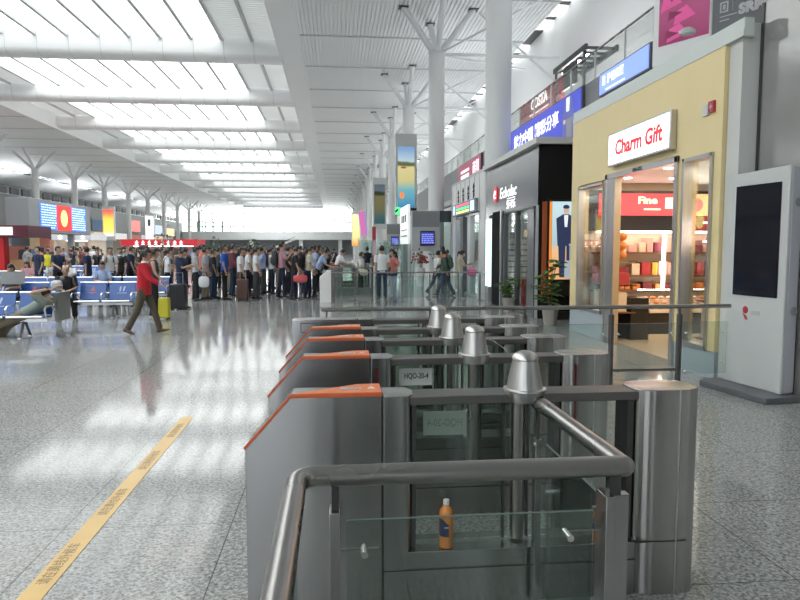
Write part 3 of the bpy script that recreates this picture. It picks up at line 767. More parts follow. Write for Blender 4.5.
MB().ell((7.35, yw-.165, 2.58), (.16, .006, .14)).build('panel_motif', 'fine_pink', hd)
MB().box(7.85, yw-.16, 2.36, 8.35, yw-.14, 2.80).build('red_panel', 'fine_pink', hd)
mat('lamp_text', (1, .8, .5), .4, emit=(1, .75, .45), es=1.6)
text_part('Fine', 'sign_text', (6.32, yw-.165, 2.66), .2, ROT_FRONT, 'lamp_text', hd, .002, .40, bold=.006)
MB().box(6.25, yw-.165, 2.47, 6.6, yw-.16, 2.50).build('sign_mark', 'lamp_text', hd)
MB().box(6.7, yw-.165, 2.5, 6.86, yw-.16, 2.72).build('sign_mark', 'lamp_text', hd)
sh = thing('display_shelf', 'dark wooden shelf unit of boxed goods on the gift shop end wall', 'shelf', (7, yw-.2, 0))
MB().box(5.2, yw-.04, .2, 8.6, yw, 2.05).build('back_board', mat('board_cream', (.75, .62, .46), .5), sh)
MB().box(5.2, yw-.4, 0, 8.6, yw-.04, .55).build('shelf_base', 'shop_shelf', sh)
for z in (.83, 1.12, 1.58): MB().box(5.2, yw-.42, z, 8.6, yw-.04, z+.035).build('shelf_board', 'shop_shelf', sh)
MB().box(6.52, yw-.46, .85, 6.585, yw-.43, 2.02).build('lamp_tube', 'tube_lamp', sh, label='upright white light tube')
MB().box(5.2, yw-.40, 2.0, 8.6, yw-.3, 2.04).build('lamp_tube', 'tube_lamp', sh)
packc = dict(pink=(.75, .45, .38), red=(.5, .05, .06), yellow=(.65, .42, .06), cream=(.78, .66, .5), maroon=(.25, .04, .06), orange=(.75, .25, .05))
for k, c in packc.items(): mat('pack_'+k, c, .45, noise=.15, nscale=30)
def pack(x, y, z, w, d, h, col, label, group):
    return MB().box(x, y, z, x+w, y+d, z+h).build('gift_box', 'pack_'+col, label=label, cat='box', group=group, bev=.006)
OW = ['first', 'second', 'third', 'fourth', 'fifth', 'sixth', 'seventh', 'eighth', 'ninth', 'tenth', 'eleventh', 'twelfth']
for zi, (z, hh, rowname) in enumerate([(.866, (.10, .15), 'bottom'), (1.156, (.16, .28), 'middle'), (1.616, (.14, .32), 'top')]):
    x = 5.3; seen = {}
    while x < 8.3:
        w = random.uniform(.10, .2); c = random.choice(['orange', 'orange', 'maroon'] if zi == 0 else ['pink', 'red', 'cream', 'yellow', 'pink', 'maroon'] if zi == 1 else ['pink', 'cream', 'pink', 'maroon']); h = random.uniform(*hh)
        k = seen.get(c, 0); seen[c] = k+1
        pack(x, yw-.36, z, w, .26, h, c, '%s box on the %s gift shop shelf, %s of that colour from the left' % (c, rowname, OW[min(k, 11)]), 'boxed goods on the gift shop shelves')
        x += w+random.uniform(.01, .07)
ct = thing('sales_counter', 'dark counter with a lit tray of pastries inside the gift shop', 'counter', (6.7, 11.7, 0))
MB().box(5.78, 11.5, 0.10, 8.3, 12.0, .50).build('counter_body', 'black_gloss', ct)
MB().box(5.78, 11.47, 0.0, 8.3, 12.0, .10).build('counter_base', 'pack_cream', ct)
MB().box(5.42, 11.45, 0, 5.76, 12.0, .78).build('till_stand', 'black', ct)
MB().box(5.78, 11.45, .50, 8.3, 12.0, .55).build('counter_top', 'pack_cream', ct)
MB().box(5.8, 11.5, .92, 8.3, 12.0, .93).build('case_top', 'shop_glass', ct)
MB().box(5.8, 11.49, .55, 8.3, 11.495, .92).build('case_glass', 'shop_glass', ct)
MB().box(5.8, 11.95, .89, 8.3, 12.0, .91).build('case_lamp', 'lamp', ct)
m = MB()
for r_ in (0, 1, 2): m.box(5.82, 11.55+r_*.14, .55, 8.28, 11.69+r_*.14, .56+r_*.08)
m.build('tray_step', 'pack_cream', ct)
for r_ in range(3):
    for k in range(14):
        MB().ell((5.9+k*.165, 11.62+r_*.14, .59+r_*.08), (.065, .05, .032), 10, 6).build('pastry', random.choice(['pack_orange', 'pack_cream', 'pack_maroon', 'pack_pink']), label='small pastry in the lit glass counter case', cat='pastry', group='pastries in the counter case')
# window goods
ws = thing('window_shelf', 'glass shelf stack in the far window of the gift shop', 'shelf', (5.3, 12, .5))
for z in (.5, 1.0, 1.45): MB().box(5.08, V0, z, 5.5, V1, z+.02).build('shelf_board', 'clear_glass' if z > .6 else 'shop_shelf', ws)
for k in range(5):
    pack(5.15, V0+.06+k*.23, .522, .2, .16, .36, 'cream', 'upright cream box in the far window, %s from the near side' % (['first', 'second', 'third', 'fourth', 'fifth'][k]), 'goods in the far gift shop window')
    if k < 4: pack(5.12, V0+.08+k*.28, 1.022, .28, .24, .22+.1*(k % 2), 'red', 'flat red packet on the middle glass shelf, %s from the near side' % (['first', 'second', 'third', 'fourth'][k]), 'goods in the far gift shop window')
for r_ in range(3):
    for k in range(4):
        MB().ell((5.28, V0+.2+k*.25, 1.57+r_*.17), (.1, .115, .085), 10, 7).build('wrapped_sweets', 'pack_orange', label='orange wrapped bag of sweets heaped on the top window shelf', cat='bag', group='orange sweets in the far window')
ws = thing('window_shelf', 'shelf stack in the near window of the gift shop', 'shelf', (5.3, 8.4, .4))
for z in (.42, .95, 1.3, 1.62): MB().box(5.08, W0, z, 5.5, W1, z+.02).build('shelf_board', 'shop_shelf', ws)
MB().box(5.1, W0+.02, 1.78, 5.16, W1-.1, 1.80).box(5.1, W0+.02, 1.9, 5.16, W1-.1, 1.92).box(5.1, W0+.02, 2.04, 5.16, W1-.1, 2.06).build('lamp_tube', 'tube_lamp', ws)
for (y, z, w, h, c, lb) in [(8.1, 1.322, .3, .24, 'red', 'big red packet on the third shelf of the near window'), (8.45, 1.322, .22, .2, 'maroon', 'maroon packet beside the big red one in the near window'),
                            (8.12, .972, .22, .26, 'yellow', 'yellow packet on the second shelf of the near window'), (8.4, .972, .26, .2, 'cream', 'cream packet on the second shelf of the near window'),
                            (8.2, 1.642, .08, .36, 'orange', 'tall orange pack on the top shelf of the near window'), (8.45, .442, .24, .45, 'cream', 'tall cream bag at the bottom of the near window'),
                            (8.12, .442, .2, .36, 'orange', 'orange box at the bottom of the near window')]:
    o = MB().box(5.15, y, z, 5.4, y+w, z+h).build('gift_box', 'pack_'+c, label=lb, cat='box', group='goods in the near gift shop window', bev=.006)

# grey pilaster and glossy grey wall by the camera side
MB().box(4.9, 7.58, 0, 5.15, 7.84, 4.4).build('trim_70', 'ledge_grey', kind='structure', smooth=False)
MB().box(5.13, .5, 0, 5.21, 7.57, 4.62).build('wall_side', 'panel_grey', kind='structure', smooth=False)
MB().box(5.115, 7.53, 0, 5.13, 7.575, 4.62).build('trim_71', 'dark_steel', kind='structure', smooth=False)
MB().box(4.855, 7.5, 4.3, 4.98, 13.07, 4.43).build('roof_edge', 'edge_green', shop)
MB().box(4.845, 7.5, 4.215, 4.99, 13.07, 4.3).build('roof_edge', 'edge_green', shop)
# info kiosk
t = thing('info_kiosk', 'white floor-standing info kiosk with a tall black screen', 'kiosk', (0, 0, 0))
w = .94
MB().prism([(-.33, -.12), (.15, -.12), (.15, w), (.12, w+.03), (-.2, w+.1), (-.33, w)], 'z', 0, .07).build('kiosk_base', 'dark_grey', t, bev=.01)
MB().prism([(0, .07), (w, .07), (w-.09, 2.58), (0, 2.6)], 'x', 0, .15).build('kiosk_side', 'kiosk_side', t, bev=.02)
MB().prism([(0, .07), (w, .07), (w-.09, 2.58), (0, 2.6)], 'x', -.035, 0).build('kiosk_front', 'kiosk_white', t, bev=.012)
sc = MB().box(-.042, .10, 1.14, -.034, .775, 2.43).build('screen', 'kiosk_screen', t)
MB().ell((-.037, .56, .97), (.006, .045, .045), 12, 8).build('kiosk_logo', 'alarm_red', t, label='small red emblem')
MB().prism([(.60, .93), (.54, .90), (.52, .85), (.56, .86)], 'x', -.04, -.034).build('kiosk_logo', 'alarm_red', t)
MB().box(-.038, .34, .92, -.034, .47, .97).build('kiosk_lettering', 'letter_grey', t)
for z in (1.0, 2.2): MB().tube([(.1, -.004, z), (.1, .0, z)], .05, 16).build('speaker_grille', 'mid_grey', t)
t.location = (4.95, 6.68, 0); t.rotation_euler = (0, 0, R(8))

# angled advert boards over the shop
t = thing('advert_board', 'white framed board with a magenta print above the yellow shop', 'advert', (0, 0, 0))
ramp_screen('magenta', [(0, (.30, .02, .12)), (.35, (.62, .05, .25)), (.6, (.80, .10, .36)), (1, (.55, .03, .2))], 2, 0.0, 1.6, .36, 1.0)
MB().box(-.12, 0, -.28, .86, .12, 3.2).build('board_frame', 'white_paint', t, bev=.03)
MB().box(0.0, -.012, .03, .82, 0, 3.1).build('advert_sheet', 'magenta', t)
m = MB()
for k in range(5):
    c = (.30+.13*sin(k*2.1), -.016, .15+k*.24)
    m.prism([(c[0]-.16, c[2]-.1), (c[0]+.2, c[2]-.02), (c[0]+.05, c[2]+.16), (c[0]-.12, c[2]+.10)], 'y', -.018, -.0125)
m.build('ruffle_print', mat('ruffle', (.5, .05, .2), emit=(.62, .10, .30), es=.42), t)
for k in range(4):
    MB().prism([(.1+k*.05, .1+k*.28), (.34+k*.06, .16+k*.3), (.14+k*.04, .24+k*.28)], 'y', -.022, -.019).build('ruffle_shadow_print', mat('ruffle2', (.15, .01, .06), emit=(.2, .01, .07), es=.4), t)
t.location = (5.14, 10.15, 4.85); t.rotation_euler = (0, 0, math.atan2(-.8, .47))
t2 = thing('advert_board', 'dark board with white SRMG lettering beside the magenta one', 'sign', (0, 0, 0))
MB().box(.865, 0, -.28, 2.55, .12, 3.2).build('board_frame', 'dark_grey', t2, bev=.01)
text_part('SRMG', 'sign_text', (1.52, -.006, .245), .19, ROT_FRONT, 'letter_grey', t2, .003, .53, bold=.012)
m = MB().box(.98, -.008, .27, 1.10, 0, .29).box(.98, -.008, .40, 1.10, 0, .42).box(.98, -.008, .29, 1.0, 0, .4).box(1.08, -.008, .29, 1.10, 0, .4).box(1.02, -.008, .31, 1.06, 0, .38)
m.box(1.165, -.008, .26, 1.17, 0, .44)
m.build('sign_emblem', 'letter_grey', t2)
MB().box(.98, -.006, .205, 1.23, 0, .22).box(.98, -.006, .15, 1.12, 0, .165).build('sign_lettering', 'letter_grey', t2)
t2.location = t.location; t2.rotation_euler = t.rotation_euler
MB().lathe([(.0, 0), (.10, .02), (.12, .06), (.05, .1)], (4.92, 8.9, 4.66), 16).build('roof_lamp', 'white_paint', label='small white dome lamp on the ledge below the magenta board', cat='lamp')

# ------------------------------------------------------------------ luggage shop (black)
t = thing('luggage_shop', 'black and grey luggage shop with a lit white name over the door', 'shop', (FX, 18, 0))
a, b = 15.22, 20.7
m = MB(); m.box(FX, a, 2.72, FX+.12, b, 4.15)
m.box(FX, 16.15, 0, FX+.12, 15.4, 2.72); m.box(FX, 20.25, 0, FX+.12, b, 2.72)
m.build('facade', 'fascia_grey', t)
MB().box(FX, a-.02, 0, 9.5, a+.1, 4.15).build('end_wall', 'black_rough', t)
MB().box(FX-.01, a, 0, FX+.02, 15.45, 2.72).build('corner_trim', 'mid_grey', t)
MB().box(FX-.14, a-.14, 4.15, 9.5, b, 4.30).build('roof_ledge', 'ledge_grey', t)
MB().box(FX-.06, 18.6, 0, FX+.14, 19.6, 2.78).build('door_pillar', 'black_rough', t)
MB().box(FX-.08, 18.5, 0, FX-.02, 18.6, 2.78).build('door_edge', 'alu', t)
fr = frame(t, 'window_frame', 15.5, 17.15, 0.0, 2.72, .05, m='dark_grey'); MB().box(FX+.03, 15.55, .05, FX+.04, 17.1, 2.67).build('pane', 'shop_glass', fr)
fr = frame(t, 'window_frame', 17.15, 18.4, 0.0, 2.72, .05, m='dark_grey'); MB().box(FX+.03, 17.2, .05, FX+.04, 18.35, 2.67).build('pane', 'shop_glass', fr)
MB().box(FX+.12, a+.1, 2.75, 9.5, b, 2.85).build('shop_ceiling', 'dark_grey', t)
MB().box(FX+.12, b-.1, 0, 9.5, b, 4.15).build('inner_wall', 'dark_grey', t)
MB().box(9.4, a, 0, 9.5, b, 4.15).build('inner_wall', 'dark_grey', t)
m = MB()
for k in range(9): m.box(5.3, b-.16, .4+k*.18, 8.5, b-.1, .53+k*.18)
m.build('slat_display', 'grey_wall', t)
mat('cyan_lit', (.6, .9, .88), emit=(.62, .95, .92), es=1.7)
MB().box(FX-.05, 19.85, .5, FX-.02, 20.5, 2.6).build('light_panel', 'cyan_lit', t, label='pale cyan upright light panel')
for yy in (17.5, 19): MB().lathe([(.07, 0), (.07, .01)], (5.8, yy, 2.74), 12).build('downlight', 'lamp', t)
text_part('Echolac', 'sign_text', (FX-.012, 18.05, 3.27), .44, ROT_SIDE, 'letter_white', t, .003, 1.75, bold=.003, shear=.15)
MB().ell((FX-.03, 19.4, 3.30), (.02, .25, .24)).build('sign_emblem', 'sign_red', t)
text_part('e', 'emblem_letter', (FX-.055, 19.4, 3.33), .55, ROT_SIDE, 'letter_white', t, .004, .25, shear=.2)
text_part('爱可乐', 'sign_text', (FX-.012, 17.7, 2.90), .26, ROT_SIDE, 'letter_white', t, .003, .9, bold=.002)
MB().box(FX-.015, 17.3, 3.07, FX-.005, 18.1, 3.09).build('sign_lettering', 'letter_white', t)
# lit portrait advert on the end wall
ad = thing('advert_lightbox', 'lit advert of a dark-suited man with a silver suitcase on the black wall', 'advert', (5.4, a-.06, .5))
ramp_screen('ad_suit', [(0, (.85, .45, .18)), (.22, (.9, .55, .28)), (.3, (.45, .6, .62)), (.7, (.6, .8, .85)), (1, (.5, .85, .9))], 2, .7, 2.75, .9)
MB().box(5.02, a-.10, .55, 6.1, a-.02, 2.85).build('lightbox_frame', 'black', ad)
MB().box(5.14, a-.105, .95, 6.05, a-.10, 2.80).build('advert_sheet', 'ad_suit', ad)
mat('glow_edge', (.8, .25, .05), emit=(.95, .30, .05), es=.7); MB().box(4.92, a-.09, .6, 5.07, a-.03, 2.8).build('side_glow_panel', mat('glow_brown', (.12, .03, .01), .5, emit=(.30, .07, .02), es=.35), ad)
MB().box(5.08, a-.11, .6, 5.13, a-.10, 2.8).build('light_strip', 'glow_edge', ad)
mat('print_suit', (.03, .04, .10), .6, emit=(.03, .04, .10), es=.6); mat('print_skin', (.6, .4, .3), emit=(.7, .5, .42), es=.6); mat('print_case', (.35, .38, .4), emit=(.35, .40, .44), es=.7)
m = MB(); c = 5.48; y = a-.112
m.prism([(c-.20, 1.75), (c+.18, 1.75), (c+.24, 2.40), (c+.07, 2.50), (c-.07, 2.50), (c-.24, 2.40)], 'y', y, y+.004); m.prism([(c-.14, 1.0), (c-.01, 1.0), (c+.0, 1.75), (c-.18, 1.75)], 'y', y, y+.004).prism([(c+.03, 1.0), (c+.15, 1.0), (c+.17, 1.75), (c+.02, 1.75)], 'y', y, y+.004)
m.build('suit_print', 'print_suit', ad)
MB().ell((c, y, 2.60), (.075, .004, .10)).build('face_print', 'print_skin', ad)
MB().ell((c, y-.001, 2.67), (.08, .004, .055)).build('hair_print', 'print_suit', ad)
MB().prism([(c-.03, 2.2), (c+.03, 2.2), (c+.05, 2.48), (c-.05, 2.48)], 'y', y-.002, y).build('shirt_print', mat('print_white', (.7, .7, .7), emit=(.75, .8, .85), es=.8), ad)
MB().prism([(c-.02, .97), (c+.36, .97), (c+.38, 1.40), (c-.02, 1.40)], 'y', y-.004, y-.001).box(c+.10, y-.004, 1.4, c+.12, y-.001, 1.78).box(c+.22, y-.004, 1.4, c+.24, y-.001, 1.78).box(c+.08, y-.004, 1.76, c+.26, y-.001, 1.80).build('suitcase_print', 'print_case', ad)
MB().box(5.02, a-.28, 0, 6.4, a-.1, .18).build('display_plinth', 'black', label='low black plinth below the suit advert', cat='plinth')

# climbing plant before the end wall
def vine_plant(x, y, label, stems, hmin, hmax, ls=.16, pr=.18, grp=None, spread=.35):
    t = thing('potted_plant', label, 'plant', (x, y, 0), grp)
    MB().lathe([(pr*.7, 0), (pr, .35), (pr*1.05, .37), (pr*.9, .37), (pr*.88, .33)], (x, y, 0), 20).build('pot', 'pot', t)
    for k in range(stems):
        a_ = random.uniform(0, 2*PI); h = random.uniform(hmin, hmax); sp = random.uniform(.3, 1)*spread
        pts = [(x+sp*q*cos(a_)+.02*sin(q*9), y+sp*q*sin(a_)*.6, .33+(h-.33)*q-(.25*max(0, q-.7))) for q in [i/6 for i in range(7)]]
        st = MB().tube(pts, [.008]*6+[.004], 6).build('stem', 'stem', t)
        mb = MB()
        for q in range(2, 7):
            for _ in range(2):
                p = Vector(pts[q]); az = random.uniform(0, 2*PI); d = Vector((cos(az), sin(az)*.7, random.uniform(-.5, .3))).normalized()*ls*random.uniform(.7, 1.2)
                w = d.cross(Vector((0, 0, 1))).normalized()*ls*.28; n_ = Vector((0, 0, .02))
                mb.add([p, p+d*.35+w+n_, p+d*.7+w*.7+n_, p+d, p+d*.7-w*.7+n_, p+d*.35-w+n_, p+d*.5-n_], [(0, 1, 6), (1, 2, 6), (2, 3, 6), (3, 4, 6), (4, 5, 6), (5, 0, 6)])
        mb.build('leaves', 'leaf', st)
    return t
vine_plant(4.72, 13.9, 'tall leafy climbing plant between the yellow and black shops', 5, .8, 1.55, .30)
vine_plant(4.62, 17.0, 'small green plant before the luggage shop window', 9, .6, 1.0, .16)
# suitcases inside
def suitcase(x, y, w, d, h, m_, label, handle=True, z0=0.0, group=None, rz=0):
    t = thing('suitcase', label, 'suitcase', (0, 0, 0), group)
    MB().box(-w/2, -d/2, .045, w/2, d/2, h).build('case_body', m_, t, bev=.03)
    m = MB()
    for k in (-.3, -.1, .1, .3): m.box(w*k-.006, -d/2-.006, .1, w*k+.006, -d/2, h-.06)
    m.build('case_ribs', m_, t)
    for sx in (-1, 1):
        for sy in (-1, 1): MB().tube([(sx*w*.38, sy*d*.3-.012, .028), (sx*w*.38, sy*d*.3+.012, .028)], .028, 12).build('wheel', 'black', t)
    if handle:
        MB().tube([(-w*.25, d*.35, h-.02), (-w*.25, d*.35, h+.3), (w*.25, d*.35, h+.3), (w*.25, d*.35, h-.02)], .009, 8).build('pull_handle', 'alu', t)
    t.location = (x, y, z0); t.rotation_euler = (0, 0, rz)
    return t
mat('case_red', (.45, .02, .03), .3); mat('case_black', (.015, .015, .017), .4); mat('case_yellow', (.60, .56, .03), .35); mat('case_brown', (.09, .045, .035), .45); mat('case_silver', (.3, .32, .34), .3, .4)
suitcase(5.35, 18.0, .4, .28, .85, 'case_red', 'bright red suitcase in the luggage shop doorway', False)
suitcase(5.75, 18.4, .4, .28, 1.05, 'case_black', 'black suitcase beside the red one in the luggage shop', False)
suitcase(5.5, 16.6, .45, .3, .8, 'case_silver', 'silver suitcase in the luggage shop window', False)

# ------------------------------------------------------------------ steel-clad shop further on
t = thing('steel_shop', 'pale metal-clad shop front with a colour display over its doors', 'shop', (FX, 24, 0))
a, b = 20.75, 27.1
mat('clad', (.66, .67, .67), .34, .1, noise=.05, nscale=.8)
m = MB(); m.box(FX, a, 2.95, FX+.15, b, 4.2).box(FX, a, 0, FX+.15, 21.6, 2.95).box(FX, 25.9, 0, FX+.15, b, 2.95).box(FX, 23.1, 0, FX+.15, 23.5, 2.95)
m.box(FX, b-.15, 0, 9, b, 4.2)
m.build('facade', 'clad', t)
m = MB()
for k in range(8): m.box(FX-.004, a+.1+k*.83, 0 if k in (0, 7) else 3.0, FX, a+.115+k*.83, 4.2)
m.build('panel_joint', 'seam', t)
fr = frame(t, 'window_frame', 21.6, 23.1, 0, 2.9, .06, m='alu'); MB().box(FX+.05, 21.66, .06, FX+.06, 23.04, 2.84).build('pane', 'shop_glass', fr)
fr = frame(t, 'window_frame', 23.5, 25.9, 0, 2.9, .06, m='alu'); MB().box(FX+.05, 23.56, .06, FX+.06, 25.84, 2.84).build('pane', 'shop_glass', fr)
MB().box(FX-.1, 24.0, 0, FX+.2, 24.5, 2.9).build('door_pillar', 'dark_grey', t)
for k in range(4):
    y = 22.6+k*.95; m = MB().box(FX-.02, y-.14, 3.66, FX, y+.14, 3.70).box(FX-.02, y-.02, 3.45, FX, y+.04, 3.95).box(FX-.02, y-.12, 3.82, FX, y+.12, 3.87).box(FX-.02, y-.1, 3.48, FX, y-.04, 3.6)
    m.build('sign_glyph', 'letter_dark', t)
d = MB().box(FX-.1, 21.9, 2.95, FX-.01, 26.2, 3.4).build('display_housing', 'mid_grey', t)
mat('led_bg', (.03, .05, .15), emit=(.12, .18, .36), es=.7)
MB().box(FX-.108, 22.0, 2.98, FX-.1, 26.1, 3.37).build('display_screen', 'led_bg', d)
for r_, (c, nm) in enumerate([((1, .75, .15), 'led_y'), ((.1, .85, .25), 'led_g'), ((1, .12, .12), 'led_r')]):
    mat(nm, c, emit=c, es=1.2); m = MB()
    for k in range(9): m.box(FX-.112, 22.9+k*.28, 3.01+r_*.125, FX-.108, 23.12+k*.28, 3.09+r_*.125)
    m.build('display_row', nm, d)
mat('led_w', (.6, .7, .9), emit=(.5, .6, .85), es=1)
MB().box(FX-.112, 22.05, 3.0, FX-.108, 22.7, 3.35).box(FX-.112, 25.6, 3.0, FX-.108, 26.0, 3.35).build('display_picture', 'led_w', d)
MB().box(FX+.15, a, 0, 9, a+.1, 4.15).box(8.9, a, 0, 9, b, 4.2).build('inner_wall', 'grey_wall', t)
MB().box(FX, a, 4.2, 9, b, 4.3).build('roof', 'grey_wall', t)
MB().box(FX+.3, a+.3, 2.95, 8.8, b-.3, 3.0).build('shop_ceiling', 'ceiling_white', t)
for yy in (22.5, 24.7): MB().box(5.4, yy, 2.9, 7.6, yy+.12, 2.945).build('lamp_tube', 'tube_lamp', t)
# shops beyond, simpler but with parts
for k in range(6):
    ya_ = 36+k*14; 
    t = thing('shop_front', '%s low grey shop beyond the steel-clad one' % ['nearest', 'second', 'third', 'fourth', 'fifth', 'farthest'][k], 'shop', (6.6, ya_+6, 0), 'low shops along the right side')
    m = MB().box(6.5, ya_, 2.8, 11, ya_+12, 4.0).box(6.5, ya_, 0, 6.7, ya_+3, 2.8).box(6.5, ya_+9, 0, 6.7, ya_+12, 2.8).box(6.7, ya_, 0, 11, ya_+.2, 2.8).box(10.8, ya_, 0, 11, ya_+12, 2.8)
    m.build('shop_wall', 'clad', t)
    MB().box(6.58, ya_+3, 0, 6.6, ya_+9, 2.8).build('pane', 'shop_glass', t)
    MB().box(8, ya_+1, 0, 8.6, ya_+11, 2.0).build('goods', 'goods_far', t)
    MB().box(6.46, ya_+2, 3.0, 6.5, ya_+10, 3.7).build('fascia_sign', ['fascia_3', 'fascia_1', 'fascia_4'][k % 3], t)

# ------------------------------------------------------------------ upper level on the right
t = thing('mezzanine', 'grey upper deck above the right-hand shops', 'mezzanine', (9, 30, 4.5))
MB().box(7.0, 8.0, 4.6, 11.9, 62, 6.25).build('deck', 'mid_grey', t)
m = MB(); z = 4.75
while z < 6.2: m.box(6.96, 19.6-.4, z, 7.0, 21.5, z+.05); z += .16
m.build('louvre_panel', 'grey_wall', t)
for k in range(30): MB().box(6.98, 8.3+k*1.8, 6.25, 7.02, 8.34+k*1.8, 6.95).build('baluster', 'alu', t)
MB().box(6.99, 8.0, 6.28, 7.01, 62, 6.9).build('balustrade_glass', 'shop_glass', t)
MB().tube([(7, 8, 6.97), (7, 62, 6.97)], .03, 10).build('handrail', 'steel_tube', t)
MB().box(6.95, 34, 4.3, 12, 62, 4.6).build('soffit', 'grey_wall', t)
MB().box(11.0, 12, 6.25, 11.9, 60, 6.9).build('back_counter', 'dark_grey', t)
def banner(name, y0, y1, z0, z1, m_, label, x=6.9):
    s = thing(name, label, 'advert', (x, (y0+y1)/2, z0))
    MB().box(x, y0, z0, x+.09, y1, z1).build('banner_frame', 'dark_grey', s)
    MB().box(x-.02, y0+.05, z0+.04, x, y1-.05, z1-.04).build('banner_sheet', m_, s)
    return s
mat('banner_blue', (.03, .04, .3), emit=(.07, .09, .55), es=.85); mat('banner_light', (.2, .3, .7), emit=(.24, .36, .90), es=.95); mat('banner_maroon', (.25, .06, .1), emit=(.30, .08, .13), es=.8)
s = banner('advert_banner', 17.95, 27.2, 4.9, 6.22, 'banner_blue', 'deep blue banner with white Chinese slogan and a figure in a blue jacket')
text_part('魅力中国 精彩分享', 'banner_text', (6.875, 22.3, 5.66), .50, ROT_SIDE, 'letter_white', s, .003, 5.0, bold=.012)
m = MB().box(6.87, 26.2, 5.4, 6.88, 26.35, 5.95).box(6.87, 26.5, 5.4, 6.88, 26.6, 5.95).box(6.87, 26.1, 5.75, 6.88, 26.75, 5.81).box(6.87, 26.1, 5.5, 6.88, 26.75, 5.56)
m.build('banner_emblem', 'letter_white', s)
mat('print_jacket', (.10, .12, .35), emit=(.12, .14, .42), es=.6)
yy = 18.95
MB().prism([(yy-.42, 4.95), (yy+.5, 4.95), (yy+.48, 5.7), (yy+.28, 6.12), (yy-.28, 6.12), (yy-.46, 5.7)], 'x', 6.868, 6.876).build('jacket_print', 'print_jacket', s)
MB().prism([(yy-.09, 5.72), (yy+.13, 5.72), (yy+.15, 6.12), (yy-.13, 6.12)], 'x', 6.860, 6.867).build('shirt_print', 'print_white', s)
MB().ell((6.862, yy+.3, 5.45), (.004, .09, .07)).build('hand_print', 'print_skin', s)
MB().prism([(yy-.5, 5.38), (yy+.2, 5.38), (yy+.2, 5.5), (yy-.5, 5.5)], 'x', 6.858, 6.866).prism([(yy-.35, 4.92), (yy+.1, 4.92), (yy+.1, 5.38), (yy-.35, 5.38)], 'x', 6.858, 6.866).build('bag_print', mat('print_grey', (.2, .2, .25), emit=(.22, .22, .26), es=.6), s)
s = banner('advert_banner', 14.0, 16.75, 5.62, 6.2, 'banner_light', 'light blue lit banner with small white characters above the yellow shop')
text_part('沪铁传媒', 'banner_text', (6.875, 15.75, 5.95), .24, ROT_SIDE, 'letter_white', s, .003, .95, bold=.006)
MB().box(6.87, 15.2, 5.70, 6.88, 16.3, 5.73).build('banner_lettering', 'letter_white', s)
MB().box(6.87, 16.35, 5.86, 6.88, 16.5, 6.08).build('banner_emblem', 'letter_white', s)
s = banner('advert_banner', 30.6, 36.2, 5.1, 6.2, 'banner_maroon', 'maroon banner with white lettering left of the tallest white column')
text_part('南翔', 'banner_text', (6.875, 31.7, 5.6), .75, ROT_SIDE, 'letter_white', s, .003, 1.4)
MB().box(6.87, 33.3, 5.7, 6.88, 35.4, 5.82).box(6.87, 33.3, 5.4, 6.88, 35.4, 5.56).build('banner_lettering', 'letter_white', s)
# coffee shop sign on the deck
s = thing('cafe_sign', 'dark red cafe sign with white COSTA letters on the upper deck', 'sign', (9, 28.5, 7.4))
MB().box(9.0, 25.6, 7.6, 9.1, 31.4, 8.5).build('sign_board', mat('cafe_red', (.20, .012, .025), .4, emit=(.25, .015, .03), es=.5), s)
text_part('COSTA', 'sign_text', (8.98, 28.5, 8.15), .62, ROT_SIDE, 'letter_white', s, .01, 2.3, bold=.01)
MB().box(8.97, 27.2, 7.72, 9.0, 29.8, 7.78).build('sign_lettering', 'letter_grey', s)
for yy in (26, 31): MB().box(9.05, yy-.05, 6.25, 9.1, yy+.05, 7.6).build('sign_post', 'dark_grey', s)
s = thing('steel_canopy', 'dark latticed canopy with lamps on the upper deck beside the cafe sign', 'canopy', (9, 22, 6.25))
m = MB()
for k in range(6): m.box(8.6, 22.3+k*.62, 8.55, 9.8, 22.38+k*.62, 8.65)
m.box(8.6, 22.2, 8.5, 8.7, 25.5, 8.7).box(9.7, 22.2, 8.5, 9.8, 25.5, 8.7)
m.build('canopy_frame', 'dark_steel', s)
for yy in (22.4, 25.3): MB().box(8.62, yy-.04, 6.25, 8.7, yy+.04, 8.5).build('canopy_post', 'dark_steel', s)
MB().box(8.6, 23.0, 7.6, 8.65, 24.4, 8.4).build('menu_screen', 'kiosk_screen', s)
for k in range(4): MB().ell((8.9, 22.7+k*.8, 8.45), (.08, .08, .06)).build('canopy_lamp', 'lamp', s)

# ------------------------------------------------------------------ service booths with blue screens
def booth(x0, x1, y, z0, z1, label, d=2.2):
    t = thing('service_booth', label, 'information board', ((x0+x1)/2, y, 0), 'grey booths with blue screens')
    MB().box(x0, y, z0, x1, y+.5, z1).build('booth_head', 'grey_wall', t)
    MB().box(x0+.02, y-.02, z0+(z1-z0)*.6, x1-.02, y, z1-.03).build('head_panel', 'mid_grey', t)
    w = (x1-x0)
    c = x0+w*.55; s_ = MB().box(c-w*.26, y-.06, z0+(z1-z0)*.14, c+w*.26, y, z0+(z1-z0)*.50).build('screen_bezel', 'black', t)
    MB().box(c-w*.23, y-.07, z0+(z1-z0)*.18, c+w*.23, y-.06, z0+(z1-z0)*.46).build('screen', 'fids_dim', s_)
    for r_ in range(5):
        sp = []; xx = c-w*.2
        while xx < c+w*.17: ww = random.uniform(.04, .1)*w; sp.append((xx, xx+ww)); xx += ww+.03*w
        MB().prism(row_poly(sp, z0+(z1-z0)*(.2+r_*.05), z0+(z1-z0)*(.218+r_*.05)), 'y', y-.075, y-.07).build('timetable_row', 'fids_row2', s_)
    for xx in (x0+.06, x1-.06): MB().box(xx-.05, y+.1, 0, xx+.05, y+.3, z0).build('booth_post', 'alu', t)
    return t
mat('fids_dim', (.03, .04, .25), emit=(.06, .08, .45), es=.9); mat('fids_row2', (.3, .35, .7), emit=(.35, .4, .85), es=.8)
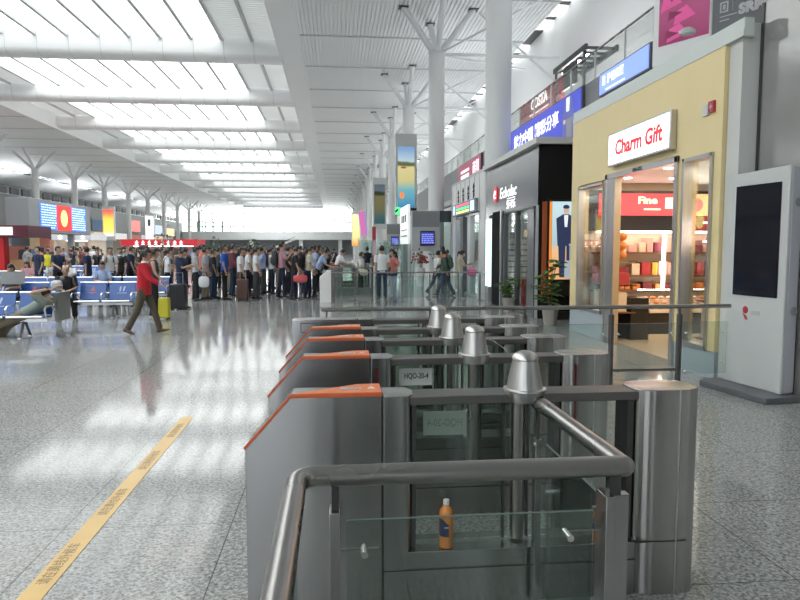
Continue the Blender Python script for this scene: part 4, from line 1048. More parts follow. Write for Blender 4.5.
t = booth(3.55, 4.84, 30, 1.55, 3.42, 'grey booth with a blue timetable screen right of the man in the white shirt')
MB().box(4.84, 30, 0, 5.5, 30.5, 3.42).build('side_glass', 'green_glass', t)
MB().box(4.86, 30.1, 2.9, 5.5, 30.15, 3.42).build('side_panel', 'dark_grey', t)
t2 = booth(3.95, 5.1, 50, 1.6, 3.55, 'smaller grey booth with a blue screen, behind the white lit side sign')
s = thing('side_sign', 'white lit sign box with dark glyphs and coloured lines beside the booth', 'sign', (3.45, 34, 1.9))
MB().box(3.42, 30.6, 1.9, 3.53, 34.2, 3.75).build('sign_housing', mat('lit_pale', (.75, .78, .78), .4, emit=(.8, .85, .85), es=.55), s)
for k in range(3): MB().box(3.40, 31.4+k*.8, 2.95, 3.42, 31.75+k*.8, 3.3).build('sign_glyph', 'letter_dark', s)
MB().box(3.40, 31, 2.55, 3.42, 33.5, 2.6).build('sign_line', 'alarm_red', s); MB().box(3.40, 31, 2.25, 3.42, 33.5, 2.32).build('sign_line', 'mid_grey', s)
for yy in (30.7, 34.1): MB().box(3.44, yy-.05, 0, 3.52, yy+.05, 1.9).build('sign_post', 'alu', s)

# tall light boxes on the right
def tower(x, y, w, z0, z1, s0, s1, sheet, label):
    t = thing('light_box', label, 'advert', (x, y, 0), 'tall light boxes by the right columns')
    MB().box(x-w/2, y, z0, x+w/2, y+.45, z1).build('box_frame', 'kiosk_white', t, bev=.03)
    MB().box(x-w*.39, y-.03, s0, x+w*.39, y, s1).build('advert_sheet', sheet, t)
    MB().box(x-w*.2, y+.1, 0, x+w*.2, y+.35, z0).build('box_post', 'alu', t)
    return t
st_ = [(0, (.04, .12, .35)), (.12, (.08, .35, .60)), (.35, (.20, .55, .62)), (.5, (.75, .68, .30)), (.72, (.85, .75, .35)), (.75, (.12, .16, .06)), (.79, (.15, .18, .08)), (.82, (.6, .75, .85)), (1, (.25, .45, .75))]
ramp_screen('ad_beach', st_, 2, 3.9, 7.5, .75, .2)
ramp_screen('ad_beach_dim', [(p, tuple(v*.28 for v in c)) for p, c in st_], 2, 2.6, 7.9, .6, .3)
t = tower(4.15, 38, 1.25, 3.7, 8.3, 4.05, 7.55, 'ad_beach', 'nearest tall light box with a bright yellow and blue seaside picture')
MB().ell((4.0, 37.96, 6.35), (.16, .01, .06)).build('boat_print', mat('boat_p', (.3, .1, .05), emit=(.35, .1, .05), es=.6), t)
MB().ell((3.9, 37.96, 4.75), (.14, .01, .2)).build('buoy_print', mat('buoy_p', (.7, .2, .05), emit=(.8, .25, .08), es=.8), t)
text_part('25', 'number_text', (3.88, 37.9, 3.83), .55, ROT_FRONT, 'led_g', t, .01, .8, bold=.03)
MB().box(3.5, 37.92, 3.6, 4.75, 37.97, 4.02).build('number_panel', 'black', t)
t = tower(3.96, 58, 1.2, 3.4, 7.9, 3.85, 7.3, 'ad_beach_dim', 'second tall light box, with a dark blue and ochre picture')
t = thing('tilted_screen', 'tilted pink and violet screen high left of the dark light box', 'screen', (0, 0, 0))
ramp_screen('ad_violet', [(0, (.25, .35, .75)), (.4, (.6, .2, .55)), (.6, (.8, .15, .35)), (1, (.35, .25, .7))], 0, -.5, .5, .9, .3)
MB().box(-.4, 0, 0, .4, .2, 2.7).build('screen_frame', 'white_paint', t); MB().box(-.34, -.03, .08, .34, 0, 2.62).build('screen_sheet', 'ad_violet', t)
MB().box(-.08, .1, -3.0, .08, .2, 0).build('screen_post', 'alu', t)
t.location = (3.15, 70, 3.0); t.rotation_euler = (0, R(-6), 0)
t = thing('light_box', 'slim yellow light box farthest along the right columns', 'advert', (2.8, 90, 0))
ramp_screen('ad_yellow', [(0, (.9, .35, .05)), (.3, (1, .8, .3)), (1, (1, .9, .5))], 2, 2, 6, 1.1)
MB().box(2.3, 90, 1.9, 3.5, 90.4, 6.4).build('box_frame', 'white_paint', t); MB().box(2.4, 89.95, 2.0, 3.4, 90, 6.3).build('advert_sheet', 'ad_yellow', t)
MB().box(2.8, 90.1, 0, 3, 90.3, 1.9).build('box_post', 'alu', t)
t = thing('red_banner_stand', 'tall thin red banner stand behind the far gates', 'banner', (2.3, 40, 0))
MB().box(2.28, 40, .2, 2.5, 40.05, 3.0).build('banner_cloth', 'alarm_red', t); MB().box(2.2, 39.9, 0, 2.6, 40.2, .2).build('banner_foot', 'mid_grey', t)
for k, (x, y) in enumerate([(1.7, 33), (3.0, 34), (4.2, 36), (2.4, 44), (3.3, 46)]):
    t = thing('glass_partition', '%s upright glass and steel partition behind the far gates' % ['left front', 'right front', 'rightmost', 'left rear', 'right rear'][k], 'partition', (x, y, 0), 'glass partitions behind the far gates')
    MB().box(x-.5, y, .1, x+.5, y+.02, 2.1).build('glass_panel', 'green_glass', t)
    for sx in (-.52, .52): MB().box(x+sx-.03, y-.03, 0, x+sx+.03, y+.05, 2.2).build('partition_post', 'alu', t)
bush(5.0, 31.5, .45, 1.9, 'dark green shrub beside the grey booth'); bush(3.1, 36, .4, 1.9, 'small shrub left of the grey booth posts')
t = thing('flower_stand', 'red and green flower arrangement in front of the grey booth', 'flowers', (3.75, 28.5, 0))
MB().lathe([(.14, 0), (.2, .8), (.22, .82)], (3.75, 28.5, 0), 16).build('stand', 'white_paint', t)
m = MB(); m2 = MB()
for k in range(60):
    p = Vector((3.75+random.gauss(0, .14), 28.5+random.gauss(0, .14), 1.05+abs(random.gauss(0, .2))))
    (m if k % 2 else m2).ell(p, (.05, .05, .05), 6, 4)
m.build('blooms', 'alarm_red', t, kind='stuff'); m2.build('foliage', 'leaf_dark', t, kind='stuff')
_ps = math.atan(65/650*cos(math.atan(52/650)))
def X(px, Y):
    k = (px-400)/650*.9968
    return Y*(sin(_ps)+k*cos(_ps))/(cos(_ps)-k*sin(_ps))
# ------------------------------------------------------------------ benches
def make_bench(n, label, x_right, y_front, panel=False, logo=None):
    W = .70
    t = thing('waiting_bench', label, 'bench', (x_right-n*W/2, y_front+.25, 0), 'rows of blue waiting seats')
    xl = x_right-n*W
    MB().box(xl+.02, y_front+.2, .30, x_right-.02, y_front+.28, .36).build('seat_beam', 'alu', t)
    for k in range(n):
        a = xl+k*W+.03; b = a+W-.06
        MB().prism([(y_front+.02, .425), (y_front+.25, .405), (y_front+.46, .40), (y_front+.46, .37), (y_front+.25, .37), (y_front+.02, .395)], 'x', a, b).build('seat', 'seat_blue', t, bev=.008)
        MB().tube([(a, y_front+.01, .41), (b, y_front+.01, .41)], .022, 10).build('seat_edge', 'alu', t)
        bk = MB().prism([(y_front+.46, .42), (y_front+.60, .82), (y_front+.63, .81), (y_front+.49, .41)], 'x', a+.01, b-.01).build('backrest', 'seat_blue', t, bev=.005)
        MB().tube([(a-.01, y_front+.62, .835), (b+.01, y_front+.62, .835)], .024, 10).build('back_rail', 'alu', t)
        m = MB(); c = (a+b)/2
        def Q(u, z): return (u, y_front+.455+(z-.42)*.35, z)
        if k % 2: m.add([Q(c-.10, .58), Q(c+.10, .58), Q(c+.08, .60), Q(c-.08, .60)], [(0, 1, 2, 3)]).add([Q(c-.06, .63), Q(c+.06, .63), Q(c+.03, .73), Q(c-.03, .73)], [(0, 1, 2, 3)])
        else: m.add([Q(c-.12, .57), Q(c+.12, .57), Q(c+.12, .585), Q(c-.12, .585)], [(0, 1, 2, 3)]).add([Q(c-.07, .62), Q(c-.03, .62), Q(c-.02, .74), Q(c-.06, .74)], [(0, 1, 2, 3)]).add([Q(c+.01, .62), Q(c+.05, .62), Q(c+.08, .74), Q(c+.04, .74)], [(0, 1, 2, 3)])
        m.build('seat_mark', 'seat_logo_red' if k % 2 else 'seat_logo', bk, smooth=False)
    for k in range(n+1):
        x = xl+k*W
        MB().tube([(x, y_front+.5, .5), (x, y_front+.36, .60), (x, y_front+.12, .60), (x, y_front+.06, .55), (x, y_front+.1, .40)], .017, 8).build('armrest', 'alu', t)
    for x in (xl+.45, x_right-.45):
        MB().tube([(x, y_front+.04, .02), (x, y_front+.2, .30), (x, y_front+.28, .30), (x, y_front+.46, .02)], .024, 8).build('bench_leg', 'dark_grey', t)
        MB().box(x-.03, y_front, 0, x+.03, y_front+.08, .02).box(x-.03, y_front+.42, 0, x+.03, y_front+.5, .02).build('foot_pad', 'alu', t)
    if panel: MB().box(x_right-.02, y_front+.55, .27, x_right+.04, y_front+1.15, .83).build('end_panel', 'grey_panel', t)
    return t
make_bench(4, 'nearest row of blue seats at the left edge, with a man lying on it', X(52, 13.2), 12.7, True)
make_bench(5, 'second row of blue seats, free end seats with pale emblems near the walking man', X(133, 16.7), 16.35)
make_bench(7, 'third row of blue seats, behind the walking man in red', X(168, 19.8), 19.4)
make_bench(5, 'fourth row of blue seats, standing travellers just behind it', X(88, 25.3), 25)
make_bench(5, 'fifth row of blue seats, farthest from the camera', X(130, 32.4), 32)

# ------------------------------------------------------------------ people
mat('skin', (.50, .31, .22), .55); mat('hair_black', (.012, .010, .009), .5); mat('hair_brown', (.04, .022, .014), .5); mat('eye_dark', (.015, .012, .012), .3)
mat('shoe_dark', (.02, .02, .022), .4); mat('shoe_white', (.6, .6, .6), .5); mat('shoe_brown', (.12, .08, .05), .5)
CC = dict(red=(.55, .02, .035), white=(.72, .73, .75), cream=(.66, .62, .50), navy=(.016, .028, .07), blue=(.02, .09, .42), lightblue=(.32, .42, .62), grey=(.25, .26, .27), darkgrey=(.06, .065, .07),
          black=(.012, .012, .014), olive=(.10, .085, .06), khaki=(.22, .19, .14), jeans=(.03, .055, .11), darkjeans=(.015, .022, .045), plaid=(.16, .05, .07), pink=(.55, .30, .36), salmon=(.60, .20, .17),
          green=(.06, .10, .07), yellow=(.62, .60, .03), sage=(.22, .27, .23), beige=(.42, .36, .27), palegrey=(.48, .49, .50), hotpink=(.65, .15, .32), brown=(.10, .06, .04))
for k, c in CC.items(): mat('cloth_'+k, c, .85, noise=.12, nscale=18)
mat('camo', (.05, .06, .035), .9, noise=.6, nscale=16)
V = Vector
def jts(P):
    """joint positions, facing +X, left is +Y"""
    g = lambda k, d=0: R(P.get(k, d))
    J = {}
    pel = V((0, 0, 0)); J['pelvis'] = pel
    ln = g('lean'); up = V((sin(ln), 0, cos(ln))); fw = V((cos(ln), 0, -sin(ln)))
    J['up'] = up; J['fw'] = fw
    J['belly'] = pel+up*.17; J['chest'] = pel+up*.36; J['neck'] = pel+up*.52
    hd = ln*.4+g('nod'); hu = V((sin(hd), 0, cos(hd))); J['hu'] = hu; J['hf'] = V((cos(hd), 0, -sin(hd)))
    J['skull'] = J['neck']+hu*.06; J['head'] = J['neck']+hu*.165+J['hf']*.02
    for s, n in ((1, 'L'), (-1, 'R')):
        J['hip'+n] = pel+V((0, s*.09, -.03))
        h = g('hip'+n, 0); k = g('knee'+n, 0); sp = g('spread', 2)
        J['knee'+n] = J['hip'+n]+V((sin(h), s*sin(sp), -cos(h))).normalized()*.43
        a = h-k; J['ankle'+n] = J['knee'+n]+V((sin(a), s*sin(sp)*.3, -cos(a))).normalized()*.42
        fa = max(-1.2, min(0.9, a*.75)); J['fdir'+n] = V((cos(fa), s*.12, sin(fa))).normalized()
        J['sh'+n] = pel+up*.475+V((0, s*.175, 0))
        sf = g('sh'+n, 5); el = g('el'+n, 12); ab = g('ab'+n, 9)
        d = (up*-cos(sf)+fw*sin(sf)+V((0, s*sin(ab), 0))).normalized()
        J['elbow'+n] = J['sh'+n]+d*.28
        d2 = (up*-cos(sf+el)+fw*sin(sf+el)+V((0, -s*sin(g('in'+n, 4)), 0))).normalized()
        J['wrist'+n] = J['elbow'+n]+d2*.24; J['hdir'+n] = d2
    low = min(J['ankleL'].z, J['ankleR'].z)
    z = P['seat'] if 'seat' in P else .075-low
    for k in J:
        if k not in ('up', 'fw', 'hu', 'hf') and 'dir' not in k: J[k] = J[k]+V((0, 0, z))
    return J

def skin_body(J):
    names = ['pelvis', 'belly', 'chest', 'neck', 'skull', 'head']; rad = {'pelvis': .105, 'belly': .10, 'chest': .115, 'neck': .052, 'skull': .05, 'head': .072}
    edges = [('pelvis', 'belly'), ('belly', 'chest'), ('chest', 'neck'), ('neck', 'skull'), ('skull', 'head')]
    for n in 'LR':
        J['palm'+n] = J['wrist'+n]+J['hdir'+n]*.075; J['toe'+n] = J['ankle'+n]+J['fdir'+n]*.07+V((0, 0, -.025))
        for a, r in (('hip', .075), ('knee', .052), ('ankle', .036), ('toe', .018), ('sh', .055), ('elbow', .037), ('wrist', .025), ('palm', .028)): names.append(a+n); rad[a+n] = r
        edges += [('pelvis', 'hip'+n), ('hip'+n, 'knee'+n), ('knee'+n, 'ankle'+n), ('ankle'+n, 'toe'+n), ('chest', 'sh'+n), ('sh'+n, 'elbow'+n), ('elbow'+n, 'wrist'+n), ('wrist'+n, 'palm'+n)]
    me = bpy.data.meshes.new('b'); ix = {n: i for i, n in enumerate(names)}
    me.from_pydata([tuple(J[n]) for n in names], [(ix[a], ix[b]) for a, b in edges], [])
    o = bpy.data.objects.new('b', me); COL.objects.link(o)
    o.modifiers.new('s', 'SKIN')
    sv = me.skin_vertices[0].data
    for n in names: sv[ix[n]].radius = (rad[n], rad[n]); sv[ix[n]].use_root = (n == 'pelvis')
    o.modifiers.new('ss', 'SUBSURF').levels = 1
    dg = bpy.context.evaluated_depsgraph_get(); dg.update()
    m2 = bpy.data.meshes.new_from_object(o.evaluated_get(dg))
    mb = MB(); mb.add([v.co.copy() for v in m2.vertices], [tuple(p.vertices) for p in m2.polygons])
    bpy.data.objects.remove(o); bpy.data.meshes.remove(me); bpy.data.meshes.remove(m2)
    # head: egg with chin, brow, nose and ears
    mt = Matrix((J['hf'], V((0, 1, 0)), J['hu'])).transposed()
    def hf(p):
        q = p.copy()
        if p.z < 0: q.x *= 1-.18*(-p.z); q.y *= 1-.32*(-p.z)**1.2; q.x += .16*(-p.z)*max(0, p.x)
        if p.x > .75 and -.35 < p.z < .15: q.x += .03
        return q
    mb.ell(J['head'], (.098, .076, .122), 20, 14, hf, mt)
    mb.ell(J['head']+mt @ V((.103, 0, -.02)), (.02, .013, .028), 8, 6, None, mt)
    mb.ell(J['head']+mt @ V((.088, 0, -.068)), (.012, .024, .009), 8, 5, None, mt)
    for s in (-1, 1): mb.ell(J['head']+mt @ V((-.005, s*.078, -.012)), (.018, .010, .03), 8, 6, None, mt)
    # fingers and thumb
    for s, n in ((1, 'L'), (-1, 'R')):
        d = J['hdir'+n]; side = V((0, 1, 0)).cross(d).normalized(); curl = -V((0, s, 0))
        if abs(d.x) > .7: acr, curl = V((0, 1, 0)), -side if side.z > 0 else side
        else: acr = side
        base = J['wrist'+n]+d*.085
        for k, L_ in enumerate((.070, .078, .072, .056)):
            b0 = base+acr*(-.027+.018*k)
            mb.tube([b0, b0+d*L_*.5+curl*.008, b0+d*L_*.82+curl*.026, b0+d*L_*.95+curl*.042], [.0095, .009, .008, .006], 6)
        tb = J['wrist'+n]+d*.04-acr*.03
        mb.tube([tb, tb-acr*.022+d*.025, tb-acr*.026+d*.052+curl*.012], [.011, .010, .007], 6)
    return mb.mesh('body')

def ring(c, up, fw, hw, hd, n=16):
    side = V((0, 1, 0))
    return [tuple(c+side*(hw*cos(2*PI*i/n))+fw*(hd*sin(2*PI*i/n))) for i in range(n)]
def shirt_mesh(J, kind):
    up, fw = J['up'], J['fw']; pel = J['pelvis']; mb = MB(); f = 1.0; jac = .018 if kind in ('jacket', 'loose') else 0
    ex = -.11 if kind in ('long', 'jacket', 'loose') else -.07
    hem = pel+V((0, 0, ex)) if abs(J['up'].x) < .5 and J['kneeL'].z < pel.z-.2 else pel+up*.01
    rs = [ring(hem, up, fw, .162+jac, .118+jac), ring(pel+up*.03, up, fw, .158+jac, .115+jac), ring(pel+up*.16, up, fw, .150+jac, .110+jac), ring(pel+up*.32, up, fw, .172+jac, .122+jac),
          ring(pel+up*.43, up, fw, .185+jac, .115+jac), ring(pel+up*.49, up, fw, .165+jac*.6, .090+jac*.5), ring(pel+up*.525, up, fw, .075, .068)]
    mb.loft(rs)
    for n in 'LR':
        a, e, w = J['sh'+n], J['elbow'+n], J['wrist'+n]
        if kind == 'vest': continue
        if kind in ('long', 'jacket'): mb.tube([a-(e-a)*.08, a+(e-a)*.25, e, e+(w-e)*.92], [.070+jac*.5, .070+jac*.5, .056+jac*.5, .044], 12)
        else: mb.tube([a-(e-a)*.08, a+(e-a)*.25, a+(e-a)*.78], [.068, .070, .066+jac*.3], 12)
    return mb.mesh('shirt')
def trouser_mesh(J, kind):
    mb = MB(); pel = J['pelvis']; up = J['up']; fw = J['fw']
    mb.ell(pel+V((0, 0, -.02)), (.118, .160, .125), 16, 10)
    mb.loft([ring(pel-up*.01, up, fw, .158, .113), ring(pel+up*.09, up, fw, .148, .106)])
    for n in 'LR':
        h, k, a = J['hip'+n], J['knee'+n], J['ankle'+n]
        if kind == 'shorts': mb.tube([h+(k-h)*-.05, h+(k-h)*.4, h+(k-h)*.98], [.098, .092, .085], 14)
        elif kind == 'skirt': pass
        else:
            r = (.096, .088, .068, .064, .064) if kind != 'wide' else (.10, .096, .085, .085, .088)
            mb.tube([h+(k-h)*-.05, h+(k-h)*.35, k, k+(a-k)*.5, a+(k-a)*.03], list(r), 14)
    if kind == 'skirt':
        kk = (J['kneeL']+J['kneeR'])/2
        mb.loft([ring(pel, V((0, 0, 1)), V((1, 0, 0)), .155, .115), ring(kk+V((0, 0, .02)), V((0, 0, 1)), V((1, 0, 0)), .21, .17)])
    return mb.mesh('trousers')
def hair_mesh(J, kind):
    mt = Matrix((J['hf'], V((0, 1, 0)), J['hu'])).transposed(); mb = MB(); src = MB()
    src.ell((0, 0, 0), (1, 1, 1), 24, 16)
    rx, ry, rz = .110, .089, .133
    keep = []
    for f in src.f:
        c = sum((V(src.v[i]) for i in f), V((0, 0, 0)))/len(f)
        face = c.x > .18 and c.z < .34
        low = c.z < (-.35 if kind != 'long' else -.55)
        if kind == 'bald' : face = c.x > -.35; low = c.z < -.35 or c.z > .45
        if not face and not low: keep.append(f)
    vs = []
    for v in src.v:
        p = V(v); q = V((p.x*rx-.004, p.y*ry, p.z*rz+.004)); q *= 1+.025*sin(p.x*17+p.y*23)*cos(p.z*19)
        vs.append(J['head']+mt @ q)
    mb.add(vs, keep)
    if kind == 'long':
        a = J['head']
        mb.loft([[tuple(a+mt @ V((-.045+.055*cos(2*PI*i/12)-o, w*sin(2*PI*i/12), z))) for i in range(12)] for z, w, o in ((.02, .082, 0), (-.12, .08, .015), (-.24, .07, .02), (-.33, .045, .02))])
    if kind == 'tail':
        mb.tube([J['head']+mt @ V((-.10, 0, .05)), J['head']+mt @ V((-.15, 0, .0)), J['head']+mt @ V((-.135, 0, -.14))], [.03, .035, .012], 8)
    return mb.mesh('hair')
def shoe_mesh(J, n):
    mb = MB(); d = J['fdir'+n]; a = J['ankle'+n]; side = V((0, 0, 1)).cross(d).normalized(); u = d.cross(side).normalized()
    mt = Matrix((d, side, u)).transposed()
    rg = []
    for t_, w, h0, h1 in ((-.075, .02, -.068, -.02), (-.06, .036, -.072, .02), (.0, .038, -.072, .03), (.06, .044, -.072, -.005), (.12, .046, -.072, -.028), (.165, .036, -.07, -.035), (.185, .015, -.066, -.045)):
        c = (h0+h1)/2; hh = (h1-h0)/2
        rg.append([tuple(a+mt @ V((t_, w*cos(2*PI*i/12), c+hh*max(-.9, min(1, 1.25*sin(2*PI*i/12)))))) for i in range(12)])
    mb.loft(rg)
    return mb.mesh('shoe')
CACHE = {}
def put_mesh(name, key, fn, m_, parent, label=None):
    if key not in CACHE:
        me = fn(); me.materials.append(M(m_)); CACHE[key] = me
    o = bpy.data.objects.new(name, CACHE[key]); COL.objects.link(o); o.parent = parent
    o.material_slots[0].link = 'OBJECT'; o.material_slots[0].material = M(m_)
    return props(o, label)
POSES = dict(
    stand=dict(shL=4, shR=8, elL=14, elR=10, hipL=3, hipR=-4, kneeL=4, kneeR=2),
    stand2=dict(shL=-4, shR=12, elL=8, elR=30, hipL=-5, hipR=6, kneeL=2, kneeR=8, nod=6),
    phone=dict(shL=22, shR=26, elL=82, elR=86, inL=25, inR=22, nod=24, hipL=3, hipR=-3),
    look=dict(shL=6, shR=0, elL=10, elR=14, nod=-6, hipL=-3, hipR=3),
    hips=dict(shL=-18, shR=10, elL=70, elR=60, abL=32, abR=14, inL=28, lean=3, hipL=4, hipR=-4),
    strap=dict(shL=10, shR=28, elL=18, elR=118, inR=16, hipL=-6, hipR=8, kneeL=4, kneeR=8),
    walk=dict(shL=-20, shR=30, elL=14, elR=34, hipL=20, hipR=-16, kneeL=4, kneeR=12, lean=3, nod=8, abL=7, abR=10),
    walk2=dict(shL=20, shR=-22, elL=25, elR=12, hipL=-16, hipR=20, kneeL=20, kneeR=6, lean=4),
    lean=dict(shL=38, shR=42, elL=50, elR=46, lean=22, nod=20, hipL=18, hipR=-8, kneeL=16, kneeR=4),
    carry=dict(shL=10, shR=16, elL=30, elR=8, lean=5, nod=10, hipL=6, hipR=-5, kneeL=6, kneeR=3),
    sit=dict(seat=.52, hipL=84, hipR=82, kneeL=84, kneeR=80, shL=24, shR=26, elL=62, elR=58, inL=22, inR=22, lean=-4, nod=18, spread=7),
    sitarm=dict(seat=.50, hipL=86, hipR=82, kneeL=104, kneeR=110, shL=28, shR=24, elL=64, elR=74, inL=30, inR=30, lean=8, nod=22, spread=9),
    lie=dict(seat=.46, lean=-62, nod=50, hipL=70, hipR=62, kneeL=18, kneeR=30, shL=70, shR=60, elL=125, elR=120, abL=20, abR=38, spread=5),
)
def person(x, y, head, pose, label, shirt='tee', sc='white', tr='long', tc='darkjeans', hair='short', hc='hair_black', shoes='shoe_dark', h=1.0, eyes=False, extras=(), group='travellers in the hall', z=0):
    P = POSES[pose]; J = jts(P)
    t = thing('person', label, 'person', (0, 0, 0), group)
    put_mesh('body', ('b', pose), lambda: skin_body(dict(J)), 'skin', t)
    put_mesh('trousers' if tr != 'skirt' else 'skirt', ('t', pose, tr), lambda: trouser_mesh(J, tr), 'cloth_'+tc, t)
    put_mesh('jacket' if shirt == 'jacket' else 'shirt', ('s', pose, shirt), lambda: shirt_mesh(J, shirt), sc if sc in MATS else 'cloth_'+sc, t)
    put_mesh('hair', ('h', pose, hair), lambda: hair_mesh(J, hair), hc, t)
    for n in 'LR': put_mesh('shoe', ('f', pose, n), lambda n=n: shoe_mesh(J, n), shoes, t)
    mt = Matrix((J['hf'], V((0, 1, 0)), J['hu'])).transposed()
    if eyes:
        for s in (-1, 1):
            MB().ell(J['head']+mt @ V((.083, s*.032, .012)), (.013, .012, .007), 8, 6, None, mt).build('eye', 'eye_dark', t)
    if 'glasses' in extras:
        m = MB()
        for s in (-1, 1):
            pts = [J['head']+mt @ V((.112-.012*abs(cos(a)), s*.034+.026*cos(a), .012+.018*sin(a))) for a in [i*PI/6 for i in range(13)]]
            m.tube(pts, .003, 5); m.tube([J['head']+mt @ V((.098, s*.062, .014)), J['head']+mt @ V((.0, s*.082, .012))], .003, 5)
        m.build('glasses', 'black', t)
    if 'collar' in extras:
        c = J['neck']+J['up']*.0
        MB().loft([ring(c-J['up']*.02, J['up'], J['fw'], .088, .080), ring(c+J['up']*.035, J['up'], J['fw'], .064, .062), ring(c+J['up']*.04, J['up'], J['fw'], .058, .056)]).build('collar', 'cloth_white', t)
        c2 = c+J['fw']*.085-J['up']*.03
        MB().prism([(0, 0), (.001, 0), (.001, .001)], 'x', 0, .001)
    if 'badge' in extras: pass
    if 'straps' in extras:
        m = MB()
        for s in (-1, 1):
            o_ = V((0, s*.10, 0)); pel = J['pelvis']; u_, f_ = J['up'], J['fw']
            m.tube([pel+u_*.20+f_*-.13+o_, pel+u_*.40+f_*-.13+o_, pel+u_*.50+f_*-.07+o_, pel+u_*.515+f_*.02+o_, pel+u_*.43+f_*.12+o_, pel+u_*.28+f_*.125+o_*1.2], .014, 6)
        m.build('shoulder_strap', 'black', t)
    t.location = (x, y, z); t.rotation_euler = (0, 0, R(head)); t.scale = (h, h, h)
    t['_j'] = 0; del t['_j']
    return t, J
def wpos(t, p): return Matrix.LocRotScale(t.location, t.rotation_euler, t.scale) @ p
def backpack(pj, col, label, size=1.0, front=False, side=0):
    t0, J = pj; s = -1 if not front else 1
    c = J['pelvis']+J['up']*.30+J['fw']*(s*.215*(1 if size < 1.1 else 1.05))+V((0, side, 0))
    t = thing('backpack', label, 'bag', (0, 0, 0), 'bags carried by travellers')
    mt = Matrix((J['fw'], V((0, 1, 0)), J['up'])).transposed()
    def bf(p): return V((math.copysign(abs(p.x)**.6, p.x), math.copysign(abs(p.y)**.55, p.y), math.copysign(abs(p.z)**.55, p.z)))
    MB().ell(c, (.085*size, .15*size, .22*size), 16, 12, bf, mt).build('bag_body', col, t)
    MB().ell(c+mt @ V((s*.075*size, 0, -.07*size)), (.04*size, .11*size, .10*size), 12, 8, bf, mt).build('front_pocket', col, t)
    MB().tube([c+mt @ V((-s*.03, -.04, .21*size)), c+mt @ V((-s*.03, 0, .25*size)), c+mt @ V((-s*.03, .04, .21*size))], .008, 6).build('grab_loop', 'black', t)
    t.location = t0.location; t.rotation_euler = t0.rotation_euler; t.scale = t0.scale
    return t
def hand_bag(pj, n, col, label, w=.30, d=.12, h=.22, drop=.22, name='hand_bag', strap=True):
    t0, J = pj; c = J['palm'+n] if 'palm'+n in J else J['wrist'+n]+J['hdir'+n]*.09
    c = wpos(t0, c); t = thing(name, label, 'bag', (0, 0, 0), 'bags carried by travellers')
    def bf(p): return V((math.copysign(abs(p.x)**.6, p.x), math.copysign(abs(p.y)**.6, p.y), math.copysign(abs(p.z)**.6, p.z)))
    MB().ell((0, 0, -drop), (w/2, d/2, h/2), 16, 10, bf).build('bag_body', col, t)
    MB().tube([(-w*.25, 0, -drop+h*.42), (-.015, 0, -.01), (.015, 0, -.01), (w*.25, 0, -drop+h*.42)], .007, 6).build('bag_handle', col, t)
    t.location = c; t.rotation_euler = (0, 0, t0.rotation_euler.z)
    return t

# the man in the red jacket and the people near the seats
red = person(X(142, 13.3), 13.35, 0, 'walk', 'man in a red jacket and glasses striding right past the blue seats', 'jacket', 'red', 'long', 'olive', shoes='shoe_brown', h=.98, eyes=True, extras=('glasses', 'collar'), group='people by the blue seats')
p = person(X(153, 15.9), 15.9, 8, 'stand2', 'person in a grey vest and black trousers behind the man in red', 'vest', 'darkgrey', 'long', 'black', 'tail', shoes='shoe_white', h=.96, group='people by the blue seats')
suitcase(X(160.5, 15.9), 15.9, .34, .24, .52, 'case_yellow', 'bright yellow suitcase beside the black-trousered traveller', True)
p = person(X(66, 16.8), 16.72, -70, 'sitarm', 'bald man in black sitting on the second row of blue seats', 'loose', 'black', 'long', 'black', 'bald', eyes=True, group='people by the blue seats')
m = hand_bag(p, 'L', 'cloth_palegrey', 'crumpled pale jacket bundle in the lap of the bald man', .42, .26, .24, .0, 'folded_jacket')
m.location = (X(56, 16.5), 16.45, .80)
p = person(X(12, 16.8), 16.72, -90, 'sit', 'seated man in grey reading, at the left end of the second seat row', 'tee', 'darkgrey', 'long', 'jeans', eyes=True, group='people by the blue seats')
nx = X(10, 16.3)
o = thing('newspaper', 'grey newspaper held open by the seated man in grey', 'newspaper', (nx, 16.3, .92))
MB().add([(nx-.28, 16.33, .84), (nx, 16.25, .84), (nx+.28, 16.33, .84), (nx+.28, 16.38, 1.14), (nx, 16.30, 1.14), (nx-.28, 16.38, 1.14)], [(0, 1, 4, 5), (1, 2, 3, 4)]).add([(nx-.28, 16.335, .84), (nx, 16.255, .84), (nx+.28, 16.335, .84), (nx+.28, 16.385, 1.14), (nx, 16.305, 1.14), (nx-.28, 16.385, 1.14)], [(0, 1, 4, 5), (1, 2, 3, 4)]).build('sheet', 'cloth_grey', o)
p = person(X(22, 13), 13.0, 180, 'lie', 'man in a grey-green shirt lying back along the nearest blue seats', 'tee', 'sage', 'wide', 'khaki', shoes='shoe_brown', eyes=True, group='people by the blue seats')
# queue in front (x, y, heading, pose, ...)
A = []
def q(px, Y, hd, pose, label, **k):
    pj = person(X(px, Y), Y, hd, pose, label, group='queue crossing the hall', **k); return pj
q(167, 22.3, 10, 'hips', 'woman in a white top with straps, just right of the man in red', sc='white', tc='black', hair='tail', extras=('straps',), h=.95)
q(180.5, 18.7, -8, 'phone', 'short-haired traveller in a navy tee looking down, black suitcase beside', sc='navy', tc='jeans', shirt='loose', h=.97, eyes=True)
suitcase(X(177, 18.35), 18.35, .44, .3, .72, 'case_black', 'large black suitcase at the head of the nearest queue people', True)
pj = q(195, 21.6, 5, 'stand2', 'traveller in a pale grey shirt carrying a white plastic bag', sc='palegrey', tc='black', h=.98)
hand_bag(pj, 'R', 'cloth_white', 'white plastic carrier bag hanging from a hand in the queue', .34, .16, .36, .28, 'plastic_bag')
backpack(pj, 'cloth_black', 'black sling bag on the pale grey shirted traveller')
pj = q(205, 22.0, 0, 'stand', 'man in a grey tee and khaki trousers with a camouflage pack behind him', sc='palegrey', tc='khaki', h=.98)
